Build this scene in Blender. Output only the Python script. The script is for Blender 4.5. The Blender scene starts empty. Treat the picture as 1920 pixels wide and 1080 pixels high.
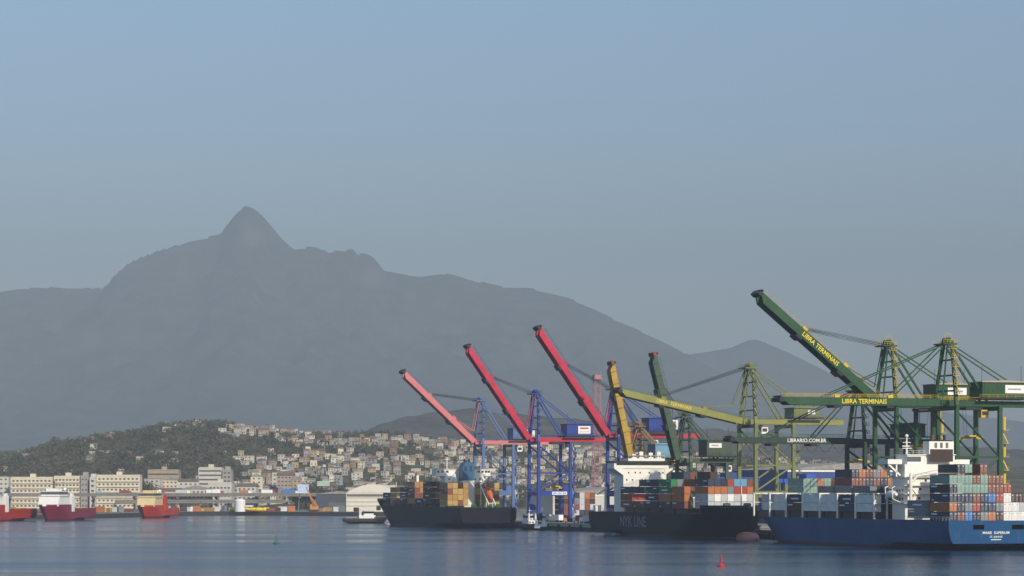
import bpy, math, random
import numpy as np
from mathutils import Vector, Matrix, noise

R = math.radians
rng = random.Random(11)
sc = bpy.context.scene
col = sc.collection

# ------------------------------------------------------------------ camera
FPX, YH, CAMH = 5000.0, 917.0, 18.0          # focal length and horizon in photo pixels, eye height
cd = bpy.data.cameras.new('camera'); cam = bpy.data.objects.new('camera', cd); col.objects.link(cam)
cam.location = (0, 0, CAMH); cam.rotation_euler = (R(90), 0, 0)
cd.sensor_width = 36; cd.lens = 36 * FPX / 1920; cd.shift_y = (YH - 540) / 1920
cd.clip_start = 1; cd.clip_end = 60000
sc.camera = cam

# ------------------------------------------------------------------ sky and sun
SUN_AZ, SUN_EL = R(151), R(32)
w = bpy.data.worlds.new('World'); sc.world = w; w.use_nodes = True
nt = w.node_tree; nt.nodes.clear()
sky = nt.nodes.new('ShaderNodeTexSky'); sky.sky_type = 'NISHITA'; sky.sun_disc = False
sky.sun_elevation = SUN_EL; sky.sun_rotation = SUN_AZ
sky.altitude = 0; sky.air_density = 1.3; sky.dust_density = 1.0; sky.ozone_density = 6.5
bg = nt.nodes.new('ShaderNodeBackground'); bg.inputs[1].default_value = 0.134
wo = nt.nodes.new('ShaderNodeOutputWorld')
nt.links.new(sky.outputs[0], bg.inputs[0]); nt.links.new(bg.outputs[0], wo.inputs[0])
ld = bpy.data.lights.new('sun', 'SUN'); ld.energy = 5.0; ld.angle = R(0.53); ld.color = (1.0, 0.90, 0.76)
sun = bpy.data.objects.new('sun', ld); col.objects.link(sun)
sdir = Vector((math.sin(SUN_AZ) * math.cos(SUN_EL), math.cos(SUN_AZ) * math.cos(SUN_EL), math.sin(SUN_EL)))
sun.rotation_euler = sdir.to_track_quat('Z', 'Y').to_euler()
sc.view_settings.view_transform = 'Standard'; sc.view_settings.look = 'None'
sc.view_settings.exposure = 0.18; sc.view_settings.gamma = 1.0; sc.view_settings.use_curve_mapping = False
sc.render.engine = 'CYCLES'
sc.cycles.use_denoising = True
sc.cycles.max_bounces = 6; sc.cycles.volume_bounces = 1
sc.cycles.diffuse_bounces = 2; sc.cycles.glossy_bounces = 3
sc.cycles.sample_clamp_indirect = 4

# ------------------------------------------------------------------ helpers
TH = math.atan(0.342); CT, ST = math.cos(TH), math.sin(TH)
O0 = (150.4, 800.0)                           # a point on the water-side crane rail
def Q(s, t, z=0.0):                           # s metres along the quay (away), t metres inland of the rail
    return Vector((O0[0] - ST * s + CT * t, O0[1] + CT * s + ST * t, z))
def wx(px, D): return (px - 960) / FPX * D
def wz(py, D): return CAMH + (YH - py) / FPX * D

class MB:
    def __init__(self): self.v = []; self.f = []; self.m = []
    def add(self, vs, fs, mi=0):
        b = len(self.v); self.v += [tuple(p) for p in vs]
        for f in fs: self.f.append(tuple(b + i for i in f)); self.m.append(mi)
        return self
    def box(self, x0, x1, y0, y1, z0, z1, mi=0):
        vs = [(x0,y0,z0),(x1,y0,z0),(x1,y1,z0),(x0,y1,z0),(x0,y0,z1),(x1,y0,z1),(x1,y1,z1),(x0,y1,z1)]
        return self.add(vs, [(0,3,2,1),(4,5,6,7),(0,1,5,4),(1,2,6,5),(2,3,7,6),(3,0,4,7)], mi)
    def beam(self, p, q, w, h=None, mi=0, w2=None, h2=None):
        p = Vector(p); q = Vector(q); h = h or w; w2 = w2 or w; h2 = h2 or h
        d = (q - p).normalized()
        up = Vector((0,0,1)) if abs(d.z) < 0.95 else Vector((1,0,0))
        a = d.cross(up).normalized(); b = a.cross(d).normalized()
        vs = []
        for c, ww, hh in ((p, w, h), (q, w2, h2)):
            for sx, sz in ((-1,-1),(1,-1),(1,1),(-1,1)): vs.append(c + a*sx*ww/2 + b*sz*hh/2)
        return self.add(vs, [(0,1,2,3),(7,6,5,4),(0,4,5,1),(1,5,6,2),(2,6,7,3),(3,7,4,0)], mi)
    def tube(self, p, q, r, r2=None, n=6, mi=0):
        p = Vector(p); q = Vector(q); r2 = r if r2 is None else r2
        d = (q - p).normalized(); up = Vector((0,0,1)) if abs(d.z) < 0.95 else Vector((1,0,0))
        a = d.cross(up).normalized(); b = a.cross(d)
        vs = [p + (a*math.cos(2*math.pi*i/n) + b*math.sin(2*math.pi*i/n))*r for i in range(n)]
        vs += [q + (a*math.cos(2*math.pi*i/n) + b*math.sin(2*math.pi*i/n))*r2 for i in range(n)]
        fs = [(i, (i+1)%n, n+(i+1)%n, n+i) for i in range(n)] + [tuple(range(n-1,-1,-1)), tuple(range(n,2*n))]
        return self.add(vs, fs, mi)
    def path(self, pts, r, n=5, mi=0):
        for i in range(len(pts)-1): self.tube(pts[i], pts[i+1], r, n=n, mi=mi)
        return self
    def lathe(self, prof, c=(0,0,0), n=16, mi=0):
        vs = []; fs = []; k = len(prof)
        for r, z in prof:
            for i in range(n):
                a = 2*math.pi*i/n; vs.append((c[0]+r*math.cos(a), c[1]+r*math.sin(a), c[2]+z))
        for j in range(k-1):
            for i in range(n): fs.append((j*n+i, j*n+(i+1)%n, (j+1)*n+(i+1)%n, (j+1)*n+i))
        fs.append(tuple(range(n-1,-1,-1))); fs.append(tuple((k-1)*n+i for i in range(n)))
        return self.add(vs, fs, mi)
    def prism(self, poly, a0, a1, axis='y', mi=0):     # poly in the plane across axis
        n = len(poly)
        def P(p, a): return (p[0], a, p[1]) if axis == 'y' else ((a, p[0], p[1]) if axis == 'x' else (p[0], p[1], a))
        vs = [P(p, a0) for p in poly] + [P(p, a1) for p in poly]
        fs = [(i, (i+1)%n, n+(i+1)%n, n+i) for i in range(n)] + [tuple(range(n-1,-1,-1)), tuple(range(n,2*n))]
        return self.add(vs, fs, mi)
    def mesh(self, name, fix=True):
        me = bpy.data.meshes.new(name); me.from_pydata(self.v, [], self.f); me.update()
        if any(self.m): me.polygons.foreach_set('material_index', self.m)
        if fix:
            import bmesh
            bm = bmesh.new(); bm.from_mesh(me); bmesh.ops.recalc_face_normals(bm, faces=bm.faces); bm.to_mesh(me); bm.free()
        return me
    def build(self, name, mats, parent=None, smooth=False, loc=None, rot=None, fix=True):
        me = self.mesh(name, fix)
        for m in (mats if isinstance(mats, (list, tuple)) else [mats]): me.materials.append(m)
        if smooth: me.polygons.foreach_set('use_smooth', [True]*len(me.polygons))
        return link(me, name, parent, loc, rot)

def link(me, name, parent=None, loc=None, rot=None):
    o = bpy.data.objects.new(name, me); col.objects.link(o)
    if parent is not None: o.parent = parent
    if loc is not None: o.location = loc
    if rot is not None: o.rotation_euler = rot
    return o
LABELS = {}
def tag(o, label, cat, group=None):
    assert label not in LABELS, label
    LABELS[label] = 1
    o['label'] = label; o['category'] = cat
    if group: o['group'] = group
    return o
def thing(name, label, cat, loc, rz=0.0, group=None):
    o = bpy.data.objects.new(name, None); col.objects.link(o); o.empty_display_size = 1
    o.location = loc; o.rotation_euler = (0, 0, rz)
    return tag(o, label, cat, group)
def text(body, size, m, parent, loc, rot, name='lettering', ext=0.03, align='CENTER', sx=1.0):
    c = bpy.data.curves.new(name, 'FONT'); c.body = body; c.size = size; c.extrude = ext
    c.align_x = align; c.align_y = 'CENTER'; c.resolution_u = 2; c.offset = 0.012 * size
    t = bpy.data.objects.new('tmp', c); col.objects.link(t)
    bpy.context.view_layer.update()
    me = bpy.data.meshes.new_from_object(t.evaluated_get(bpy.context.evaluated_depsgraph_get()))
    bpy.data.objects.remove(t); bpy.data.curves.remove(c)
    me.name = name; me.materials.clear(); me.materials.append(m)
    o = link(me, name, parent, loc, rot); o.scale = (sx, 1, 1)
    return o
ORD = ['first','second','third','fourth','fifth','sixth','seventh','eighth','ninth','tenth','eleventh','twelfth',
       'thirteenth','fourteenth','fifteenth','sixteenth','seventeenth','eighteenth','nineteenth','twentieth']
def ordn(i):
    if i < 20: return ORD[i]
    n = i + 1; return '%d%s' % (n, {1:'st',2:'nd',3:'rd'}.get(n % 10 if n % 100 not in (11,12,13) else 0, 'th'))

# ------------------------------------------------------------------ materials
MC = {}
def paint(key, c, rough=0.55, var=0.22, scale=0.25, rust=0.0, spec=0.4, metal=0.0, dirt=(0.16,0.10,0.06)):
    if key in MC: return MC[key]
    m = bpy.data.materials.new(key); m.use_nodes = True; n = m.node_tree.nodes; l = m.node_tree.links
    b = n['Principled BSDF']; b.inputs['Roughness'].default_value = rough
    b.inputs['Specular IOR Level'].default_value = spec; b.inputs['Metallic'].default_value = metal
    tc = n.new('ShaderNodeTexCoord')
    no = n.new('ShaderNodeTexNoise'); no.inputs['Scale'].default_value = scale; no.inputs['Detail'].default_value = 5; no.inputs['Roughness'].default_value = 0.65
    l.new(tc.outputs['Object'], no.inputs['Vector'])
    cr = n.new('ShaderNodeValToRGB'); e = cr.color_ramp.elements
    e[0].position = 0.28; e[1].position = 0.72
    e[0].color = tuple(x*(1-var) for x in c) + (1,); e[1].color = tuple(min(1, x*(1+var*0.6)) for x in c) + (1,)
    l.new(no.outputs['Fac'], cr.inputs[0]); out = cr.outputs[0]
    if rust > 0:
        mp = n.new('ShaderNodeMapping'); mp.inputs['Scale'].default_value = (0.9, 0.9, 0.12)
        l.new(tc.outputs['Object'], mp.inputs[0])
        n2 = n.new('ShaderNodeTexNoise'); n2.inputs['Scale'].default_value = 1.0; n2.inputs['Detail'].default_value = 6; n2.inputs['Roughness'].default_value = 0.7
        l.new(mp.outputs[0], n2.inputs['Vector'])
        r2 = n.new('ShaderNodeValToRGB'); r2.color_ramp.elements[0].position = 0.62 - 0.12*rust; r2.color_ramp.elements[1].position = 0.78
        r2.color_ramp.elements[0].color = (0,0,0,1); r2.color_ramp.elements[1].color = (min(1, 0.25+rust),)*3 + (1,)
        l.new(n2.outputs['Fac'], r2.inputs[0])
        mx = n.new('ShaderNodeMixRGB'); mx.inputs[2].default_value = dirt + (1,)
        l.new(r2.outputs[0], mx.inputs[0]); l.new(out, mx.inputs[1]); out = mx.outputs[0]
    l.new(out, b.inputs['Base Color'])
    MC[key] = m
    return m
def glass(key='window_glass', c=(0.02,0.03,0.04)): return paint(key, c, rough=0.12, var=0.3, scale=0.6, spec=0.6)

# ------------------------------------------------------------------ water
def water_material():
    m = bpy.data.materials.new('sea_water'); m.use_nodes = True; n = m.node_tree.nodes; l = m.node_tree.links
    b = n['Principled BSDF']; b.inputs['Base Color'].default_value = (0.006, 0.038, 0.085, 1)
    b.inputs['IOR'].default_value = 1.333
    tc = n.new('ShaderNodeTexCoord')
    # calm slicks and wind-ruffled lanes: the roughness of the surface differs
    mp = n.new('ShaderNodeMapping'); mp.inputs['Scale'].default_value = (0.0035, 0.016, 1); mp.inputs['Rotation'].default_value = (0,0,R(6))
    l.new(tc.outputs['Object'], mp.inputs[0])
    n1 = n.new('ShaderNodeTexNoise'); n1.inputs['Scale'].default_value = 1; n1.inputs['Detail'].default_value = 4
    l.new(mp.outputs[0], n1.inputs['Vector'])
    mr = n.new('ShaderNodeMapRange'); mr.inputs[1].default_value = 0.35; mr.inputs[2].default_value = 0.68; mr.inputs[3].default_value = 0.05; mr.inputs[4].default_value = 0.20
    l.new(n1.outputs['Fac'], mr.inputs[0]); l.new(mr.outputs[0], b.inputs['Roughness'])
    w1 = n.new('ShaderNodeTexNoise'); w1.inputs['Scale'].default_value = 0.16; w1.inputs['Detail'].default_value = 6; w1.inputs['Roughness'].default_value = 0.62
    mp2 = n.new('ShaderNodeMapping'); mp2.inputs['Scale'].default_value = (0.7, 1.0, 1); l.new(tc.outputs['Object'], mp2.inputs[0]); l.new(mp2.outputs[0], w1.inputs['Vector'])
    w2 = n.new('ShaderNodeTexNoise'); w2.inputs['Scale'].default_value = 1.1; w2.inputs['Detail'].default_value = 4
    l.new(tc.outputs['Object'], w2.inputs['Vector'])
    ad = n.new('ShaderNodeMath'); ad.operation = 'MULTIPLY_ADD'; ad.inputs[1].default_value = 0.16
    l.new(w2.outputs['Fac'], ad.inputs[0]); l.new(w1.outputs['Fac'], ad.inputs[2])
    st = n.new('ShaderNodeMapRange'); st.inputs[1].default_value = 0.35; st.inputs[2].default_value = 0.68; st.inputs[3].default_value = 0.3; st.inputs[4].default_value = 0.95
    l.new(n1.outputs['Fac'], st.inputs[0])
    bp = n.new('ShaderNodeBump'); bp.inputs['Distance'].default_value = 1.0
    l.new(st.outputs[0], bp.inputs['Strength']); l.new(ad.outputs[0], bp.inputs['Height']); l.new(bp.outputs[0], b.inputs['Normal'])
    return m
mb = MB(); mb.add([(-9000,-1200,0),(9000,-1200,0),(9000,2600,0),(-9000,2600,0)], [(0,1,2,3)])
o = mb.build('water', water_material()); o['kind'] = 'structure'

# ------------------------------------------------------------------ land, quay
ground_m = paint('yard_ground', (0.20,0.185,0.16), rough=0.9, var=0.35, scale=0.03)
conc = paint('concrete', (0.36,0.33,0.28), rough=0.85, var=0.3, scale=0.2, rust=0.3, dirt=(0.10,0.09,0.08))
dark_conc = paint('wet_concrete', (0.045,0.042,0.038), rough=0.8, var=0.4, scale=0.4)
EDGE = -2.0; ZQ = 3.0
def q2(s, t): p = Q(s, t); return (p.x, p.y)
shore = [(-9000,1180),(-900,1230),(-480,1470),(-320,1545),(-262,1640),(-227,1790),(-195,1836),(-90,1772),(-20,1765),
         q2(646,40), q2(646,EDGE), q2(-900,EDGE), (9000,-250), (9000,18900),(-9000,18900)]
zg = 2.6
mb = MB()
mb.add([(x,y,zg) for x,y in shore], [tuple(range(len(shore)))])
o = mb.build('ground', ground_m, fix=False); o['kind'] = 'structure'
mb = MB()
for i in range(0, 12):
    a, b = shore[i], shore[i+1]
    mb.add([(a[0],a[1],-4),(b[0],b[1],-4),(b[0],b[1],zg-0.02),(a[0],a[1],zg-0.02)], [(0,1,2,3)])
o = mb.build('quay_wall', dark_conc, fix=False); o['kind'] = 'structure'
# the container quay: apron slab with a cope beam, rails and fenders
ap = bpy.data.objects.new('quay', None); col.objects.link(ap); ap.location = Q(0,0,0); ap.rotation_euler = (0,0,TH); ap['kind'] = 'structure'
MB().box(EDGE+0.9, 60, -250, 645, zg+0.004, ZQ).build('apron_slab', conc, ap)
MB().box(EDGE-0.25, EDGE+0.88, -250, 645.5, 1.6, ZQ+0.18).build('cope_beam', paint('cope', (0.42,0.38,0.31), rough=0.8, rust=0.4), ap)
for x in (0.0, 15.2): MB().box(x-0.08, x+0.08, -250, 645, ZQ+0.004, ZQ+0.1).build('crane_rail', paint('rail_steel', (0.18,0.15,0.12), rough=0.4, metal=0.6), ap)
rub = paint('black_rubber', (0.015,0.015,0.015), rough=0.8)
fm = MB().box(-0.45, 0, -0.6, 0.6, 0.2, 2.6).box(-0.55,-0.45,-0.75,0.75,0.5,2.4).mesh('fender'); fm.materials.append(rub)
for s in range(-40, 640, 14): link(fm, 'fender', ap, (EDGE-0.27, s, 0))
bm_ = MB().lathe([(0.35,0),(0.3,0.5),(0.42,0.62),(0.3,0.75)], n=10).mesh('bollard'); bm_.materials.append(paint('bollard_iron', (0.05,0.05,0.05)))
for s in range(-33, 640, 28): link(bm_, 'bollard', ap, (EDGE+0.3, s, ZQ+0.18))

# ------------------------------------------------------------------ hills and mountains
def interp(tab, x):
    if x <= tab[0][0]: return tab[0][1]
    for (a, b), (c, d) in zip(tab, tab[1:]):
        if x <= c: return b + (d-b)*(x-a)/(c-a)
    return tab[-1][1]
def ridge(pts, D): return [(wx(p, D), wz(y, D)) for p, y in pts]
def fbm(x, y, o=4, s=0.0): return noise.fractal(Vector((x, y, s)), 0.9, 2.1, o)
def hill_material(key, c1, c2, rock, scale, rock_on=0.0, spots=()):
    m = bpy.data.materials.new(key); m.use_nodes = True; n = m.node_tree.nodes; l = m.node_tree.links
    b = n['Principled BSDF']; b.inputs['Roughness'].default_value = 1; b.inputs['Specular IOR Level'].default_value = 0.05
    tc = n.new('ShaderNodeTexCoord')
    no = n.new('ShaderNodeTexNoise'); no.inputs['Scale'].default_value = scale; no.inputs['Detail'].default_value = 8; no.inputs['Roughness'].default_value = 0.7
    l.new(tc.outputs['Object'], no.inputs['Vector'])
    cr = n.new('ShaderNodeValToRGB'); e = cr.color_ramp.elements; e[0].position = 0.35; e[1].position = 0.66
    e[0].color = c1 + (1,); e[1].color = c2 + (1,); l.new(no.outputs['Fac'], cr.inputs[0]); out = cr.outputs[0]
    if rock_on:
        ge = n.new('ShaderNodeNewGeometry'); sx = n.new('ShaderNodeSeparateXYZ'); l.new(ge.outputs['Normal'], sx.inputs[0])
        ad = n.new('ShaderNodeMath'); ad.operation = 'MULTIPLY_ADD'; ad.inputs[1].default_value = -0.5; l.new(no.outputs['Fac'], ad.inputs[0]); l.new(sx.outputs['Z'], ad.inputs[2])
        r = n.new('ShaderNodeValToRGB'); r.color_ramp.elements[0].position = rock_on - 0.1; r.color_ramp.elements[1].position = rock_on
        r.color_ramp.elements[0].color = (1,1,1,1); r.color_ramp.elements[1].color = (0,0,0,1); l.new(ad.outputs[0], r.inputs[0])
        mx = n.new('ShaderNodeMixRGB'); mx.inputs[2].default_value = rock + (1,); l.new(r.outputs[0], mx.inputs[0]); l.new(out, mx.inputs[1]); out = mx.outputs[0]
    for (p, rad) in spots:            # bare cliff faces
        mp = n.new('ShaderNodeMapping'); mp.vector_type = 'POINT'
        mp.inputs['Location'].default_value = tuple(-a/r_ for a, r_ in zip(p, rad)); mp.inputs['Scale'].default_value = tuple(1/r_ for r_ in rad)
        l.new(tc.outputs['Object'], mp.inputs[0])
        ln = n.new('ShaderNodeVectorMath'); ln.operation = 'LENGTH'; l.new(mp.outputs[0], ln.inputs[0])
        ad = n.new('ShaderNodeMath'); ad.operation = 'MULTIPLY_ADD'; ad.inputs[1].default_value = 2.6; l.new(no.outputs['Fac'], ad.inputs[0]); l.new(ln.outputs['Value'], ad.inputs[2])
        r = n.new('ShaderNodeValToRGB'); r.color_ramp.elements[0].position = 0.0; r.color_ramp.elements[1].position = 1.0
        mr = n.new('ShaderNodeMapRange'); mr.inputs[1].default_value = 1.75; mr.inputs[2].default_value = 2.3; mr.inputs[3].default_value = 0.45; mr.inputs[4].default_value = 0.0
        l.new(ad.outputs[0], mr.inputs[0])
        mx = n.new('ShaderNodeMixRGB'); mx.inputs[2].default_value = rock + (1,); l.new(mr.outputs[0], mx.inputs[0]); l.new(out, mx.inputs[1]); out = mx.outputs[0]
    l.new(out, b.inputs['Base Color'])
    return m
def grid_mesh(name, xs, ys, fz, m):
    vs = [(x, y, fz(x, y)) for y in ys for x in xs]; nx = len(xs)
    fs = [(j*nx+i, j*nx+i+1, (j+1)*nx+i+1, (j+1)*nx+i) for j in range(len(ys)-1) for i in range(nx-1)]
    me = bpy.data.meshes.new(name); me.from_pydata(vs, [], fs); me.materials.append(m)
    me.polygons.foreach_set('use_smooth', [True]*len(me.polygons)); me.update()
    o = link(me, name); o['kind'] = 'structure'; return o
def lin(a, b, n): return [a + (b-a)*i/(n-1) for i in range(n)]

DM = 15000; MS = DM/9400
PK = [(-420,610),(-250,585),(-100,562),(0,552),(40,545),(100,543),(150,545),(195,544),(206,532),(218,516),(238,496),(262,482),(300,466),(350,450),(380,444),(405,437),(416,428),(428,412),(437,399),(447,390),(457,386),(468,388),(480,396),(490,405),(505,422),(525,446),(540,460),(550,467),(562,465),(577,463),(594,464),(606,470),(614,475),(625,472),(640,471),(652,470),(662,468),(670,479),(682,478),(694,481),(706,490),(720,510),(740,513),(770,520),(790,522),(810,518),(830,515),(860,521),(900,532),(940,541),(990,543),(1030,552),(1070,563),(1110,580),(1150,600),(1200,622),(1250,645),(1300,672),(1350,700),(1420,735),(1500,770),(1600,800),(1800,840),(2300,870)]
RT = ridge(PK, 9400)
def mountain_z(x, y): return MS*mountain_u(x/MS, y/MS)
def mountain_u(x, y):
    yr = 9400 + 120*fbm(x/700, 3.3, 2)
    yf = 5400 + 500*fbm(x/900, 7.7, 2)
    v = (y - yf)/(yr - yf)
    if v <= 0: return -20 + 10*v
    if v > 1: return interp(RT, x)*max(0, 1-(v-1)*2.2)
    xw = x + (1-v)*420*fbm(x/800, y/1500, 3, 1.7)
    wgt = max(0.0, min(1.0, (v-0.9)/0.1))
    xw = xw*(1-wgt) + x*wgt
    blend = (1-v)**0.8
    base = interp(RT, xw)*(1-blend) + (0.25*interp(RT, xw-300)+0.25*interp(RT, xw+300)+0.5*interp(RT, xw))*blend
    a = abs(fbm(x/420, y/700, 4, 5.0))
    amp = (1-wgt)*min(1, v*3)
    z = base*(v**1.45)*(1 - amp*0.30*a*(1-v*0.5))
    return z - 14 + amp*22*fbm(x/110, y/110, 4, 9.0)*(0.4+0.6*v)
mt = hill_material('mountain_forest', (0.016,0.026,0.016), (0.065,0.075,0.05), (0.17,0.15,0.13), 0.007, rock_on=0.22,
                   spots=[((wx(470,9150*MS), 9150*MS, wz(440,9150*MS)), (54,800,92)), ((wx(692,9100*MS), 9100*MS, wz(512,9100*MS)), (96,800,88))])
xs = lin(wx(-420,DM), wx(-60,DM), 40)[:-1] + lin(wx(-60,DM), wx(1300,DM), 330)[:-1] + lin(wx(1300,DM), wx(2300,DM), 60)
ys = [q_*MS for q_ in lin(5000, 8200, 60)[:-1] + lin(8200, 9300, 45)[:-1] + lin(9300, 9560, 22)[:-1] + lin(9560, 10600, 12)]
grid_mesh('mountain', xs, ys, mountain_z, mt)

DF = 17000
RF = ridge([(900,720),(1050,700),(1150,690),(1230,676),(1280,664),(1330,657),(1370,650),(1392,640),(1405,634),(1420,635),(1445,645),(1480,660),(1520,680),(1560,700),(1600,722),(1650,745),(1720,765),(1800,775),(1880,785),(2000,800),(2400,850)], DF)
def far_z(x, y):
    v = (y-14800)/(DF-14800)
    if v > 1: return interp(RF, x)*max(0, 1-(v-1)*2)
    return interp(RF, x + (1-v)*200*fbm(x/600,y/900,3))*max(0,v)**1.3 - 10*(1-v) + 14*(1-v)*fbm(x/150,y/150,3)
grid_mesh('mountain', lin(wx(850,DF), wx(2400,DF), 170), lin(14700, 18000, 40), far_z, mt)

DN = 4600
RN = ridge([(-500,860),(-200,850),(0,845),(200,840),(400,842),(560,836),(640,822),(690,806),(720,792),(760,780),(800,772),(850,766),(900,768),(960,774),(1040,780),(1120,790),(1200,792),(1290,800),(1380,806),(1470,816),(1600,822),(1750,830),(1900,842),(2300,860)], DN)
def near_z(x, y):
    v = (y-3300)/(DN-3300)
    if v > 1: return max(-5, interp(RN, x)*(1-(v-1)*1.6))
    v = max(0, v); a = abs(fbm(x/260, y/420, 4, 2.0))
    return interp(RN, x+(1-v)*180*fbm(x/400,y/700,2,4.0))*(v**1.25)*(1-0.35*a*(1-v)) - 4*(1-v) + 5*fbm(x/45,y/45,3,8.0)*v
grid_mesh('hill', lin(wx(-500,DN), wx(2300,DN), 260), lin(3250, 5300, 70), near_z,
          hill_material('hill_scrub', (0.04,0.045,0.032), (0.11,0.10,0.08), (0.25,0.2,0.15), 0.02))

# the built-up hillside behind the harbour
DH = 2900
RH = ridge([(-300,892),(-100,880),(0,868),(60,850),(110,836),(160,827),(210,819),(250,816),(300,804),(345,798),(400,796),(430,799),(470,804),(520,808),(560,815),(640,818),(700,816),(760,821),(850,832),(1000,838),(1130,846),(1300,856),(1500,868),(1700,878),(2100,886)], DH)
def hill_z(x, y):
    yf = 2020 + 40*fbm(x/150, 1.1, 2)
    v = (y - yf)/(DH - yf)
    r = interp(RH, x*DH/max(y,2000)*0.5 + x*0.5) - zg
    if v > 1: return zg + r*max(-0.1, 1-(v-1)*1.5)
    if v <= 0: return zg - 0.6
    sm = v*v*(3-2*v)*0.6 + v*0.4
    return zg - 0.5*(1-v) + r*sm*(1 - 0.25*abs(fbm(x/160, y/240, 3, 3.0))*(1-v)) + 3*fbm(x/50, y/50, 3)*min(1, v*2)*(1-0.7*v)
grid_mesh('hill', lin(wx(-300,DH), wx(2100,DH), 240), lin(1990, 3260, 110), hill_z,
          hill_material('hillside_soil', (0.045,0.055,0.028), (0.15,0.125,0.08), (0.25,0.2,0.15), 0.03))
# ------------------------------------------------------------------ ship-to-shore cranes
white = paint('white_paint', (0.80,0.78,0.72), rough=0.45, var=0.08, scale=0.3, rust=0.12)
cable = paint('steel_cable', (0.07,0.07,0.075), rough=0.5, metal=0.3)
black = paint('black_steel', (0.02,0.02,0.022), rough=0.6)
yellow = paint('safety_yellow', (0.62,0.42,0.03), rough=0.5, rust=0.2)
G = 15.2                                                    # rail gauge
def handrail(mb, p, q, h=1.1, step=3.0, r=0.05):
    p = Vector(p); q = Vector(q); n = max(1, int((q-p).length/step)); up = Vector((0,0,h))
    for i in range(n+1):
        a = p.lerp(q, i/n); mb.tube(a, a+up, r, n=4)
    mb.tube(p+up, q+up, r, n=4); mb.tube(p+up*0.5, q+up*0.5, r*0.8, n=4)

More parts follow.
